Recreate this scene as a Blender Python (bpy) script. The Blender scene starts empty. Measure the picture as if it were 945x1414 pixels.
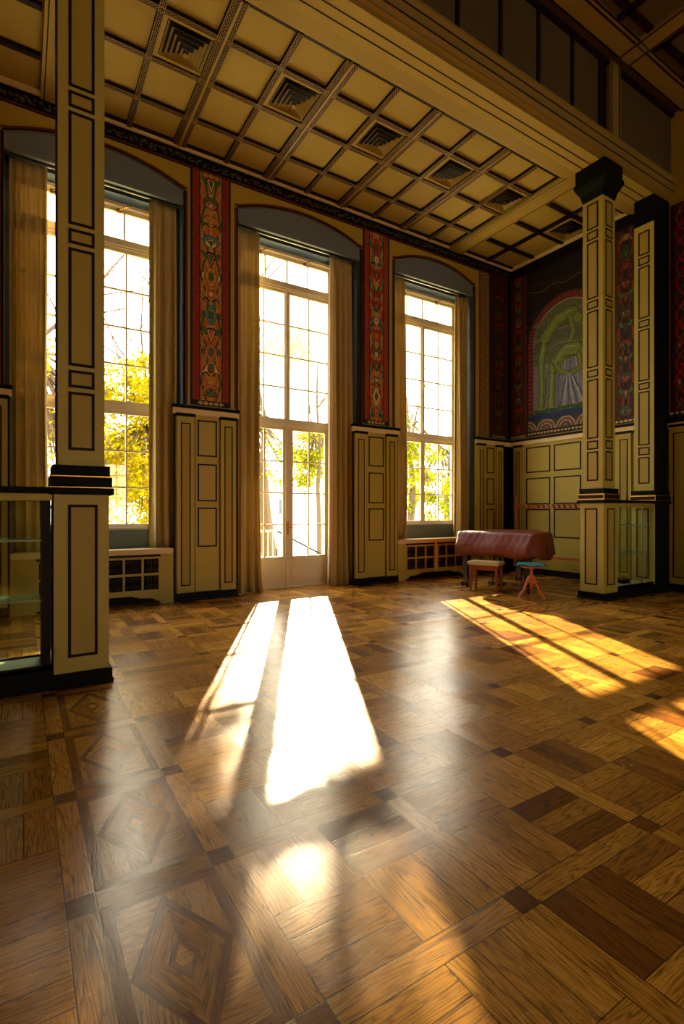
import bpy, bmesh, math, random
import numpy as np
from mathutils import Vector, Matrix
random.seed(7)
SC = bpy.context.scene
COL = SC.collection
PI = math.pi

# ------------------------------------------------------------------ helpers
class MB:
    """collects faces, then links ONE mesh object"""
    def __init__(s): s.v = []; s.f = []; s.m = []
    def add(s, vs, fs, mi=0):
        n = len(s.v); s.v += [tuple(p) for p in vs]
        for f in fs: s.f.append([n+i for i in f]); s.m.append(mi)
    def box(s, x0, x1, y0, y1, z0, z1, mi=0):
        if x0 > x1: x0, x1 = x1, x0
        if y0 > y1: y0, y1 = y1, y0
        if z0 > z1: z0, z1 = z1, z0
        s.add([(x0,y0,z0),(x1,y0,z0),(x1,y1,z0),(x0,y1,z0),(x0,y0,z1),(x1,y0,z1),(x1,y1,z1),(x0,y1,z1)],
              [(0,3,2,1),(4,5,6,7),(0,1,5,4),(1,2,6,5),(2,3,7,6),(3,0,4,7)], mi)
    def quad(s, a, b, c, d, mi=0): s.add([a,b,c,d], [(0,1,2,3)], mi)
    def tube(s, pts, rad, n=8, mi=0, cap=True):
        pts = [Vector(p) for p in pts]
        if not hasattr(rad, '__len__'): rad = [rad]*len(pts)
        vs = []; up = Vector((0,0,1))
        for i, p in enumerate(pts):
            d = (pts[min(i+1,len(pts)-1)]-pts[max(i-1,0)]).normalized()
            r = up if abs(d.z) < .95 else Vector((1,0,0))
            a = d.cross(r).normalized(); b = d.cross(a).normalized()
            for k in range(n):
                t = 2*PI*k/n; vs.append(p+(a*math.cos(t)+b*math.sin(t))*rad[i])
        fs = []
        for i in range(len(pts)-1):
            for k in range(n):
                fs.append((i*n+k, i*n+(k+1)%n, (i+1)*n+(k+1)%n, (i+1)*n+k))
        if cap:
            fs.append(tuple(range(n))); m = (len(pts)-1)*n; fs.append(tuple(m+k for k in range(n)))
        s.add(vs, fs, mi)
    def lathe(s, prof, cx, cy, n=20, mi=0):
        vs = []; fs = []
        for r, z in prof:
            for k in range(n): t = 2*PI*k/n; vs.append((cx+r*math.cos(t), cy+r*math.sin(t), z))
        for i in range(len(prof)-1):
            for k in range(n): fs.append((i*n+k, i*n+(k+1)%n, (i+1)*n+(k+1)%n, (i+1)*n+k))
        fs.append(tuple(range(n))); m=(len(prof)-1)*n; fs.append(tuple(m+k for k in range(n)))
        s.add(vs, fs, mi)
    def prism(s, pts, z0, z1, mi=0):
        n = len(pts)
        s.add([(x,y,z0) for x,y in pts]+[(x,y,z1) for x,y in pts],
              [tuple(range(n))[::-1], tuple(n+i for i in range(n))]+[(i,(i+1)%n,n+(i+1)%n,n+i) for i in range(n)], mi)
    # box lying on a vertical plane: f = facing, p = plane position, a = coordinate along it, d = how far it stands out
    def fb(s, f, p, a0, a1, z0, z1, d0, d1, mi=0):
        sg = 1 if f[1] == '+' else -1
        if f[0] == 'y': s.box(a0, a1, p+sg*d0, p+sg*d1, z0, z1, mi)
        else: s.box(p+sg*d0, p+sg*d1, a0, a1, z0, z1, mi)
    def fr(s, f, p, a0, a1, z0, z1, w, d, mi=0):
        if a0 > a1: a0, a1 = a1, a0
        s.fb(f,p,a0,a1,z0,z0+w,0,d,mi); s.fb(f,p,a0,a1,z1-w,z1,0,d,mi)
        s.fb(f,p,a0,a0+w,z0+w,z1-w,0,d,mi); s.fb(f,p,a1-w,a1,z0+w,z1-w,0,d,mi)
    def build(s, name, mats, parent=None, smooth=False, bevel=0, fix=True):
        me = bpy.data.meshes.new(name); me.from_pydata(s.v, [], s.f)
        if not isinstance(mats, (list, tuple)): mats = [mats]
        for m in mats: me.materials.append(m)
        me.polygons.foreach_set('material_index', s.m)
        if smooth: me.polygons.foreach_set('use_smooth', [True]*len(s.f))
        me.update()
        if fix:
            bm = bmesh.new(); bm.from_mesh(me); bmesh.ops.recalc_face_normals(bm, faces=bm.faces); bm.to_mesh(me); bm.free()
        o = bpy.data.objects.new(name, me); COL.objects.link(o)
        if parent:
            o.parent = parent; o.matrix_parent_inverse = parent_inv(parent)
        if bevel:
            b = o.modifiers.new('bevel', 'BEVEL'); b.width = bevel; b.segments = 2; b.limit_method = 'ANGLE'
        return o
def world_of(o):
    m = o.matrix_basis.copy()
    if o.parent: return world_of(o.parent) @ o.matrix_parent_inverse @ m
    return m
def parent_inv(p): return world_of(p).inverted()
def tag(o, label=None, cat=None, group=None, kind=None):
    if label: o['label'] = label
    if cat: o['category'] = cat
    if group: o['group'] = group
    if kind: o['kind'] = kind
    return o
def empty(name, loc=(0,0,0), label=None, cat=None, group=None, kind=None):
    o = bpy.data.objects.new(name, None); COL.objects.link(o); o.location = loc; o.empty_display_size = .1
    return tag(o, label, cat, group, kind)
def struct(o): o['kind'] = 'structure'; return o
def copy_tree(o, parent=None):
    c = o.copy(); COL.objects.link(c)
    if parent: c.parent = parent
    for ch in [k for k in bpy.data.objects if k.parent == o]: copy_tree(ch, c)
    return c

# ------------------------------------------------------------------ materials
def srgb(r, g, b):
    f = lambda c: (c/255/12.92 if c/255 <= .04045 else ((c/255+.055)/1.055)**2.4)
    return (f(r), f(g), f(b), 1)
class NT:
    def __init__(s, name):
        s.m = bpy.data.materials.new(name); s.m.use_nodes = True; s.t = s.m.node_tree; s.t.nodes.clear()
        s.out = s.n('ShaderNodeOutputMaterial')
    def n(s, typ, **kw):
        o = s.t.nodes.new(typ)
        for k, v in kw.items():
            if k.startswith('_'): setattr(o, k[1:], v)
            else:
                key = int(k[1:]) if k[0] == 'i' and k[1:].isdigit() else k.replace('__', ' ')
                o.inputs[key].default_value = v
        return o
    def l(s, a, b): s.t.links.new(a, b)
    def math(s, op, a, b=None, c=None):
        o = s.t.nodes.new('ShaderNodeMath'); o.operation = op
        for i, x in enumerate((a, b, c)):
            if x is None: continue
            if isinstance(x, (int, float)): o.inputs[i].default_value = x
            else: s.l(x, o.inputs[i])
        return o.outputs[0]
    def mix(s, fac, a, b, typ='MIX'):
        o = s.t.nodes.new('ShaderNodeMix'); o.data_type = 'RGBA'; o.blend_type = typ
        for i, x in ((0, fac), (6, a), (7, b)):
            if isinstance(x, (int, float)): o.inputs[i].default_value = x
            elif isinstance(x, tuple): o.inputs[i].default_value = x
            else: s.l(x, o.inputs[i])
        return o.outputs[2]
def paint(name, rgb, rough=.6, var=.06, scale=7, bump=.08, metal=0, coat=0, spec=.4):
    k = NT(name); c = srgb(*rgb)
    tc = k.n('ShaderNodeTexCoord')
    ns = k.n('ShaderNodeTexNoise', Scale=scale, Detail=6.0, Roughness=.6); k.l(tc.outputs['Object'], ns.inputs['Vector'])
    col = k.mix(ns.outputs[0], tuple(x*(1-var) for x in c[:3])+(1,), tuple(min(1, x*(1+var)) for x in c[:3])+(1,))
    p = k.n('ShaderNodeBsdfPrincipled', Roughness=rough, Metallic=metal)
    p.inputs['Coat Weight'].default_value = coat; p.inputs['Specular IOR Level'].default_value = spec
    k.l(col, p.inputs['Base Color'])
    if bump:
        n2 = k.n('ShaderNodeTexNoise', Scale=90.0, Detail=3.0); k.l(tc.outputs['Object'], n2.inputs['Vector'])
        b = k.n('ShaderNodeBump', Strength=bump, Distance=.01); k.l(n2.outputs[0], b.inputs['Height']); k.l(b.outputs[0], p.inputs['Normal'])
    k.l(p.outputs[0], k.out.inputs[0]); return k.m
def wood(name, dark, light, rough=.4, scale=3):
    k = NT(name); tc = k.n('ShaderNodeTexCoord'); mp = k.n('ShaderNodeMapping'); mp.inputs['Scale'].default_value = (scale*6, scale*6, scale)
    k.l(tc.outputs['Object'], mp.inputs[0])
    ns = k.n('ShaderNodeTexNoise', Scale=1.5, Detail=8.0, Distortion=.8); k.l(mp.outputs[0], ns.inputs['Vector'])
    p = k.n('ShaderNodeBsdfPrincipled', Roughness=rough); k.l(k.mix(ns.outputs[0], srgb(*dark), srgb(*light)), p.inputs['Base Color'])
    k.l(p.outputs[0], k.out.inputs[0]); return k.m
def fabric(name, rgb, trans=.25, rough=.85, sheen=.0, rgb2=None):
    k = NT(name); c = srgb(*rgb); tc = k.n('ShaderNodeTexCoord')
    ns = k.n('ShaderNodeTexNoise', Scale=30.0, Detail=4.0); k.l(tc.outputs['Object'], ns.inputs['Vector'])
    col = k.mix(ns.outputs[0], tuple(x*.88 for x in c[:3])+(1,), tuple(min(1,x*1.1) for x in c[:3])+(1,))
    p = k.n('ShaderNodeBsdfPrincipled', Roughness=rough); k.l(col, p.inputs['Base Color']); p.inputs['Specular IOR Level'].default_value = .2
    wv = k.n('ShaderNodeTexNoise', Scale=400.0, Detail=2.0); k.l(tc.outputs['Object'], wv.inputs['Vector'])
    b = k.n('ShaderNodeBump', Strength=.15, Distance=.003); k.l(wv.outputs[0], b.inputs['Height']); k.l(b.outputs[0], p.inputs['Normal'])
    if trans:
        t = k.n('ShaderNodeBsdfTranslucent'); k.l(col, t.inputs[0]); mx = k.n('ShaderNodeMixShader', i0=trans)
        k.l(p.outputs[0], mx.inputs[1]); k.l(t.outputs[0], mx.inputs[2]); k.l(mx.outputs[0], k.out.inputs[0])
    else: k.l(p.outputs[0], k.out.inputs[0])
    return k.m
def glass(name, tint=(1,1,1,1), refl=1.0):
    k = NT(name); t = k.n('ShaderNodeBsdfTransparent'); t.inputs[0].default_value = tint
    g = k.n('ShaderNodeBsdfGlossy', Roughness=.02); ge = k.n('ShaderNodeNewGeometry'); dt = k.n('ShaderNodeVectorMath', _operation='DOT_PRODUCT'); k.l(ge.outputs['Normal'], dt.inputs[0]); k.l(ge.outputs['Incoming'], dt.inputs[1])
    fr = k.math('MULTIPLY_ADD', k.math('POWER', k.math('SUBTRACT', 1.0, k.math('ABSOLUTE', dt.outputs['Value'])), 5.0), .96, .04)
    mx = k.n('ShaderNodeMixShader'); k.l(k.math('MULTIPLY', fr, refl), mx.inputs[0]); k.l(t.outputs[0], mx.inputs[1]); k.l(g.outputs[0], mx.inputs[2])
    k.l(mx.outputs[0], k.out.inputs[0]); return k.m
def vcol(name, rough=.65):
    k = NT(name); a = k.n('ShaderNodeVertexColor', _layer_name='paint'); tc = k.n('ShaderNodeTexCoord')
    ns = k.n('ShaderNodeTexNoise', Scale=14.0, Detail=6.0); k.l(tc.outputs['Object'], ns.inputs['Vector'])
    n2 = k.n('ShaderNodeTexNoise', Scale=45.0, Detail=4.0, Roughness=.7); k.l(tc.outputs['Object'], n2.inputs['Vector'])
    m = k.math('MULTIPLY_ADD', k.math('ADD', ns.outputs[0], n2.outputs[0]), .9, .05)
    vm = k.n('ShaderNodeVectorMath', _operation='SCALE'); k.l(a.outputs[0], vm.inputs[0]); k.l(m, vm.inputs['Scale'])
    p = k.n('ShaderNodeBsdfPrincipled', Roughness=rough); k.l(vm.outputs[0], p.inputs['Base Color']); p.inputs['Specular IOR Level'].default_value = .3
    k.l(p.outputs[0], k.out.inputs[0]); return k.m

M = {}
M['wall'] = paint('wall_ochre_paint', (172,144,44), .7)
M['panel'] = paint('panel_paint', (174,156,66), .55, .05)
M['panel2'] = paint('panel_field_paint', (162,140,54), .6, .05)
M['ceil'] = paint('ceiling_panel_paint', (156,132,56), .75, .08, 3)
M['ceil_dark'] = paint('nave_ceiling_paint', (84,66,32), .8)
M['fascia'] = paint('beam_fascia_paint', (140,114,48), .7)
M['line'] = paint('dark_line_paint', (26,10,8), .6, .2, spec=.2)
M['black'] = paint('black_paint', (8,7,7), .6, .2, spec=.15)
M['bluk'] = paint('blue_black_paint', (9,12,10), .6, .2, spec=.1)
M['red'] = paint('dark_red_line', (96,28,20), .6, .15)
M['bluegrey'] = paint('blue_grey_paint', (106,116,116), .6, .08)
M['dkblue'] = paint('reveal_shade_and_pane_blue', (60,70,78), .6, .1)  # lintel shade painted in as dark blue; also niche sides and house panes
M['teal'] = paint('teal_grey_paint', (92,106,94), .6, .1)
M['white'] = paint('window_white_paint', (214,200,168), .45, .04)
M['cream'] = paint('cream_edge_paint', (215,195,140), .5)
M['gold'] = paint('chain_gilding', (150,118,56), .5, .1)
M['brass'] = paint('brass', (190,140,60), .3, .05, metal=1)
M['steel'] = paint('steel', (170,170,165), .3, .05, metal=1)
M['curtain'] = fabric('curtain_cloth', (190,168,108), .15)
M['lining'] = fabric('curtain_lining', (225,208,185), .35)
M['glass'] = glass('window_glass', (.97,.98,.97,1), .8)
M['cabglass'] = glass('cabinet_glass', (.94,.98,.92,1), 1.0)
def shelf_mat():
    k = NT('shelf_glass_sky_sheen'); t = k.n('ShaderNodeBsdfTransparent'); t.inputs[0].default_value = (.8,.95,.88,1); p = k.n('ShaderNodeBsdfPrincipled', Roughness=.12); p.inputs['Base Color'].default_value = srgb(150,190,160)
    m = k.n('ShaderNodeMixShader', i0=.45); k.l(t.outputs[0], m.inputs[1]); k.l(p.outputs[0], m.inputs[2]); k.l(m.outputs[0], k.out.inputs[0]); return k.m  # pale green diffuse mixed in imitates sky reflected on the shelf tops
M['shelfglass'] = shelf_mat()
M['pale'] = paint('pale_green_board', (170,180,150), .5)
M['cover'] = paint('piano_cover_leather', (112,44,18), .48, .2, 10, .3, spec=.35)
M['pianoblack'] = paint('piano_black', (12,10,10), .25, .1, coat=.5, bump=0)
M['redwood'] = wood('red_brown_wood', (88,34,14), (146,68,28), .4)
M['orwood'] = wood('orange_wood', (168,74,28), (214,116,44), .4)
M['rackwood'] = wood('coat_rack_wood', (150,64,24), (204,112,42), .45)
M['benchpad'] = fabric('bench_upholstery', (190,170,128), 0)
M['tealcloth'] = fabric('teal_cushion_cloth', (40,128,138), 0)
M['grille'] = paint('radiator_grille_metal', (12,11,8), .7, .3, spec=.1)
M['grillecurl'] = paint('grille_scroll_metal', (84,76,50), .5, .2, metal=0)
M['mural'] = vcol('mural_paint')

def floor_mat():
    k = NT('oak_parquet')
    at = k.n('ShaderNodeVertexColor', _layer_name='plank'); sp = k.n('ShaderNodeSeparateColor'); k.l(at.outputs[0], sp.inputs[0])
    R, G, B = sp.outputs
    uv = k.n('ShaderNodeUVMap', _uv_map='loc'); sz = k.n('ShaderNodeUVMap', _uv_map='size')
    su = k.n('ShaderNodeSeparateXYZ'); k.l(uv.outputs[0], su.inputs[0]); ss = k.n('ShaderNodeSeparateXYZ'); k.l(sz.outputs[0], ss.inputs[0])
    u, v = su.outputs[0], su.outputs[1]; L, W = ss.outputs[0], ss.outputs[1]
    off = k.math('MULTIPLY', R, 37.0)
    cv = k.n('ShaderNodeCombineXYZ'); k.l(k.math('MULTIPLY', u, 1.0), cv.inputs[0]); k.l(k.math('MULTIPLY', v, 9.0), cv.inputs[1]); k.l(off, cv.inputs[2])
    n1 = k.n('ShaderNodeTexNoise', Scale=1.3, Detail=3.0, Roughness=.5); k.l(cv.outputs[0], n1.inputs['Vector'])
    ring = k.math('FRACT', k.math('MULTIPLY', k.math('MULTIPLY_ADD', k.math('MULTIPLY', v, 9.0), .42, n1.outputs[0]), 13.0))
    ring = k.math('ABSOLUTE', k.math('MULTIPLY_ADD', ring, 2.0, -1.0))
    ring = k.math('POWER', ring, 3.0)
    cf = k.n('ShaderNodeCombineXYZ'); k.l(k.math('MULTIPLY', u, 9.0), cf.inputs[0]); k.l(k.math('MULTIPLY', v, 230.0), cf.inputs[1]); k.l(off, cf.inputs[2])
    n2 = k.n('ShaderNodeTexNoise', Scale=1.0, Detail=4.0, Roughness=.7); k.l(cf.outputs[0], n2.inputs['Vector'])
    tc = k.n('ShaderNodeTexCoord')
    n3 = k.n('ShaderNodeTexNoise', Scale=1.7, Detail=6.0); k.l(tc.outputs['Object'], n3.inputs['Vector'])
    n4 = k.n('ShaderNodeTexNoise', Scale=26.0, Detail=5.0, Roughness=.7); k.l(tc.outputs['Object'], n4.inputs['Vector'])
    base = k.mix(G, srgb(104,46,14), srgb(255,184,66))
    c = k.mix(k.math('MULTIPLY', ring, .68), base, srgb(56,26,10))
    fine = k.math('MULTIPLY', k.math('GREATER_THAN', n2.outputs[0], .55), .45)
    c = k.mix(fine, c, srgb(40,20,11))
    c = k.mix(k.math('MULTIPLY', n4.outputs[0], .3), c, srgb(110,64,28))
    # seams between the boards
    e = k.math('MINIMUM', k.math('MINIMUM', u, k.math('SUBTRACT', L, u)), k.math('MINIMUM', v, k.math('SUBTRACT', W, v)))
    seam = k.n('ShaderNodeMapRange', i1=.0008, i2=.0032, i3=1.0, i4=0.0); k.l(e, seam.inputs[0])
    c = k.mix(k.math('MULTIPLY', seam.outputs[0], .85), c, srgb(16,8,5))
    p = k.n('ShaderNodeBsdfPrincipled'); k.l(c, p.inputs['Base Color'])
    r = k.math('MULTIPLY_ADD', n3.outputs[0], .16, FLOOR_ROUGH)
    r = k.math('MULTIPLY_ADD', k.math('ADD', n4.outputs[0], k.math('MULTIPLY', n2.outputs[0], .5)), .12, r)
    k.l(r, p.inputs['Roughness']); p.inputs['Specular IOR Level'].default_value = FLOOR_SPEC; p.inputs['Specular Tint'].default_value = (1, .84, .58, 1)
    # every board lies at a slightly different tilt
    g = k.n('ShaderNodeNewGeometry'); cb = k.n('ShaderNodeCombineXYZ')
    k.l(k.math('MULTIPLY_ADD', R, .022, -.011), cb.inputs[0]); k.l(k.math('MULTIPLY_ADD', B, .022, -.011), cb.inputs[1])
    va = k.n('ShaderNodeVectorMath', _operation='ADD'); k.l(g.outputs['Normal'], va.inputs[0]); k.l(cb.outputs[0], va.inputs[1])
    vn = k.n('ShaderNodeVectorMath', _operation='NORMALIZE'); k.l(va.outputs[0], vn.inputs[0])
    h = k.math('SUBTRACT', k.math('MULTIPLY', k.math('ADD', n2.outputs[0], k.math('MULTIPLY', n4.outputs[0], 1.5)), .16), k.math('ADD', k.math('MULTIPLY', seam.outputs[0], .12), k.math('MULTIPLY', ring, .12)))
    b = k.n('ShaderNodeBump', Strength=.35, Distance=.0022); k.l(h, b.inputs['Height']); k.l(vn.outputs[0], b.inputs['Normal']); k.l(b.outputs[0], p.inputs['Normal'])
    k.l(p.outputs[0], k.out.inputs[0]); return k.m
FLOOR_ROUGH = .07; FLOOR_SPEC = 1.0
M['floor'] = floor_mat()

# ------------------------------------------------------------------ key sizes (metres)
WY = 8.15            # face of the window wall
WX = 9.85            # face of the mural wall
ZC = 7.15            # aisle ceiling
ZN = 8.5             # nave ceiling
XL, YB = -6.0, -8.0  # left wall and wall behind the camera
CAP = 3.03           # top of the wainscot
WIN = [(.93, -.2, 2.17), (4.18, 3.06, 5.53), (7.48, 6.36, 8.60)]   # pane centre, opening from, to

# ------------------------------------------------------------------ floor
def build_floor():
    me_v = []; me_f = []; colr = []; uvl = []; uvs = []
    def face(pts, grain, tone, L=None, W=None, org=None):
        n = len(me_v); me_v.extend([(x, y, 0) for x, y in pts]); me_f.append(list(range(n, n+len(pts))))
        r, b = random.random(), random.random(); ca, sa = math.cos(grain), math.sin(grain)
        for x, y in pts:
            colr.extend((r, tone, b, 1)); dx, dy = x-org[0], y-org[1]
            a, c = dx*ca+dy*sa, -dx*sa+dy*ca
            if L is None: uvl.extend((a+50, c+50)); uvs.extend((200, 200))
            else: uvl.extend((a, c)); uvs.extend((L, W))
    def plank(x0, y0, x1, y1, d, tone=None):
        if tone is None: tone = min(1, max(.12, random.gauss(.55, .17)))
        if d == 'x': face([(x0,y0),(x1,y0),(x1,y1),(x0,y1)], 0, tone, x1-x0, y1-y0, (x0,y0))
        else: face([(x0,y0),(x1,y0),(x1,y1),(x0,y1)], PI/2, tone, y1-y0, x1-x0, (x1,y0))
    s = .048
    def cell(x0, y0, x1, y1, flip):
        xm, ym = (x0+x1)/2, (y0+y1)/2
        for i, (a, b, c, e) in enumerate([(x0,y0,xm,ym),(xm,y0,x1,ym),(x0,ym,xm,y1),(xm,ym,x1,y1)]):
            d = 'x' if (i in (0,3)) ^ flip else 'y'; n = 3
            tb = random.gauss(.55, .2)
            for k in range(n):
                tn = min(1, max(.05, tb+random.gauss(0, .16)))
                if d == 'x': plank(a, b+(e-b)*k/n, c, b+(e-b)*(k+1)/n, 'x', tn)
                else: plank(a+(c-a)*k/n, b, a+(c-a)*(k+1)/n, e, 'y', tn)
    def diamond(x0, y0, x1, y1):
        fw = .045; P = lambda a, b: (a, b)
        cx, cy = (x0+x1)/2, (y0+y1)/2
        for q, (g, t) in zip([[(x0,y0),(x1,y0),(x1-fw,y0+fw),(x0+fw,y0+fw)], [(x1,y0),(x1,y1),(x1-fw,y1-fw),(x1-fw,y0+fw)],
                  [(x1,y1),(x0,y1),(x0+fw,y1-fw),(x1-fw,y1-fw)], [(x0,y1),(x0,y0),(x0+fw,y0+fw),(x0+fw,y1-fw)]], [(0,.18),(PI/2,.2),(0,.18),(PI/2,.2)]):
            face(q, g, t, org=(x0,y0))
        a0, a1, b0, b1 = x0+fw, x1-fw, y0+fw, y1-fw
        hx, hy = (a1-a0)/2, (b1-b0)/2
        T = lambda f: [(cx, cy-hy*f), (cx+hx*f, cy), (cx, cy+hy*f), (cx-hx*f, cy)]
        o = T(1)
        cn = [(a1,b0),(a1,b1),(a0,b1),(a0,b0)]
        for i in range(4): face([o[i], cn[i], o[(i+1)%4]], (0,PI/2,0,PI/2)[i], random.uniform(.5,.75), org=(cx,cy))
        ang = math.atan2(hy, hx)
        rings = [(1,.80,.16,.2),(.80,.30,.45,.8),(.30,.18,.2,.3)]
        for f1, f2, t0, t1 in rings:
            A, B = T(f1), T(f2)
            for i in range(4): face([A[i], A[(i+1)%4], B[(i+1)%4], B[i]], (ang, -ang)[i%2], random.uniform(t0,t1), org=(cx,cy))
        face(T(.18), 0, .9, org=(cx,cy))
    xs = [.69,1.53,2.37,3.22,4.07,4.94,5.82,6.71,7.60,8.12]
    while xs[-1] < WX+.1: xs.append(xs[-1]+.84)
    xs = xs[:-1]+[WX+.35]
    lo = [.18]
    while lo[0] > XL: lo.insert(0, lo[0]-.84)
    xs = lo+xs
    ys = [4.50, 5.01, 5.82, 6.63, 7.44, 8.25, 8.80]; lo = [2.03+.81*k for k in range(-13, 3)]; ys = lo+ys
    kk = 0
    for i in range(len(xs)-1):
        for j in range(len(ys)-1):
            x0, x1, y0, y1 = xs[i]+s, xs[i+1]-s, ys[j]+s, ys[j+1]-s
            bx = abs(xs[i]-.18) < .01 or abs(xs[i]-7.60) < .01; by = abs(ys[j]-4.5) < .01
            if bx and ys[j] < 4.6: diamond(x0, y0, x1, y1)
            elif by and xs[i] > 5.7: diamond(x0, y0, x1, y1)
            elif bx:
                for k in range(3): plank(x0+(x1-x0)*k/3, y0, x0+(x1-x0)*(k+1)/3, y1, 'y')
            elif by:
                for k in range(3): plank(x0, y0+(y1-y0)*k/3, x1, y0+(y1-y0)*(k+1)/3, 'x')
            else: cell(x0, y0, x1, y1, (i+j) % 2 == 0)
            plank(xs[i]-s, y0, xs[i]+s, y1, 'y', random.uniform(.5,.85))
            plank(x0, ys[j]-s, x1, ys[j]+s, 'x', random.uniform(.4,.8))
            plank(xs[i]-s, ys[j]-s, xs[i]+s, ys[j]+s, 'x', random.uniform(.0,.12))
    me = bpy.data.meshes.new('floor'); me.from_pydata(me_v, [], me_f)
    a = me.color_attributes.new('plank', 'FLOAT_COLOR', 'CORNER'); a.data.foreach_set('color', colr)
    me.uv_layers.new(name='loc').data.foreach_set('uv', uvl); me.uv_layers.new(name='size').data.foreach_set('uv', uvs)
    me.materials.append(M['floor']); me.update()
    bm = bmesh.new(); bm.from_mesh(me)
    for f in bm.faces:
        if f.normal.z < 0: f.normal_flip()
    bm.to_mesh(me); bm.free()
    o = bpy.data.objects.new('floor', me); COL.objects.link(o); struct(o)
build_floor()

# ------------------------------------------------------------------ window wall with three arched openings
def arch_z(x, x0, x1, spring=6.47, rise=.25):
    t = (x-(x0+x1)/2)/((x1-x0)/2); R = (1+rise*rise)/(2*rise)
    h = math.sqrt(max(0, R*R-t*t))-(R-rise)
    return spring+h*1.0
def wall_back():
    b = MB(); T = .30; TO = .62   # niche depth, full depth
    xs = [XL]
    NS = 20
    segs = [(XL, WIN[0][1])]
    for i, (c, x0, x1) in enumerate(WIN):
        nx = WIN[i+1][1] if i < 2 else WX+.3
        segs.append((x1, nx))
    for a, e in segs: b.quad((a,WY,0),(e,WY,0),(e,WY,7.4),(a,WY,7.4))
    for a, e in segs: b.quad((a,WY+TO,0),(e,WY+TO,0),(e,WY+TO,7.4),(a,WY+TO,7.4))
    for i, (c, x0, x1) in enumerate(WIN):
        for k in range(NS):
            a, e = x0+(x1-x0)*k/NS, x0+(x1-x0)*(k+1)/NS; za, ze = arch_z(a,x0,x1), arch_z(e,x0,x1)
            b.quad((a,WY,za),(e,WY,ze),(e,WY,7.4),(a,WY,7.4))
            b.quad((a,WY,za),(e,WY,ze),(e,WY+T,ze),(a,WY+T,za),1)
            b.quad((a,WY+T,za),(e,WY+T,ze),(e,WY+T,6.27),(a,WY+T,6.27),2)
        b.quad((x0,WY+T,6.27),(x1,WY+T,6.27),(x1,WY+TO,6.18),(x0,WY+TO,6.18),3)
        b.quad((x0,WY+TO,6.18),(x1,WY+TO,6.18),(x1,WY+TO,7.4),(x0,WY+TO,7.4))
        for x in (x0, x1):
            b.quad((x,WY,0),(x,WY+T,0),(x,WY+T,6.47),(x,WY,6.47),2)
        # inner jamb, narrower
        for x, s in ((x0, c-1.0), (x1, c+1.0)):
            b.quad((x,WY+T,0),(s,WY+T,0),(s,WY+T,6.33),(x,WY+T,6.33),2)
            b.quad((s,WY+T,0),(s,WY+TO,0),(s,WY+TO,6.34),(s,WY+T,6.34),3)
            b.quad((x,WY+TO,0),(s,WY+TO,0),(s,WY+TO,6.34),(x,WY+TO,6.34))
        if i != 1:
            b.quad((x0,WY+T,0),(x1,WY+T,0),(x1,WY+T,1.12),(x0,WY+T,1.12),4)
            b.quad((x0,WY+TO,0),(x1,WY+TO,0),(x1,WY+TO,1.12),(x0,WY+TO,1.12))
            b.quad((x0,WY+T,1.12),(x1,WY+T,1.12),(x1,WY+TO,1.12),(x0,WY+TO,1.12),5)
        else:
            b.quad((x0,WY,-.004),(x1,WY,-.004),(x1,WY+TO,-.004),(x0,WY+TO,-.004),6)
    struct(b.build('wall_back', [M['wall'], M['bluegrey'], M['dkblue'], paint('reveal_skylit_blue', (140,172,205), .6), M['teal'], M['black'], M['redwood']], fix=False))  # pale blue reveal has sky light painted in, dark lintel its shade
wall_back()
def plain_wall(name, f, p, a0, a1, z0, z1, mat, d=.25):
    b = MB(); b.fb(f, p, a0, a1, z0, z1, -d, 0); return struct(b.build(name, mat))
plain_wall('wall_right', 'x-', WX, YB-.3, WY+.5, -.05, 9.2, M['wall'])
plain_wall('wall_left', 'x+', XL, YB-.3, WY+.5, -.05, 9.2, M['wall'])
# wall behind the camera: tall windows too
b = MB(); bw = [(2.2,4.2),(5.4,7.6)]
edges = [XL-.2]+[e for w in bw for e in w]+[WX+.2]
for i in range(0, len(edges), 2): b.box(edges[i], edges[i+1], YB-.4, YB, -.05, 9.2)
for a, e in bw: b.box(a, e, YB-.4, YB, -.05, 1.0); b.box(a, e, YB-.4, YB, 3.6, 9.2)
struct(b.build('wall_front', M['wall']))
b = MB()
for a, e in bw:
    for k in range(5): x = a+(e-a)*k/4; b.box(x-.03, x+.03, YB-.25, YB-.19, 1.0, 3.6)
    for k in range(6): z = 1.0+2.6*k/5; b.box(a, e, YB-.25, YB-.19, z-.025, z+.025)
struct(b.build('window_4', M['white']))

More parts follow.
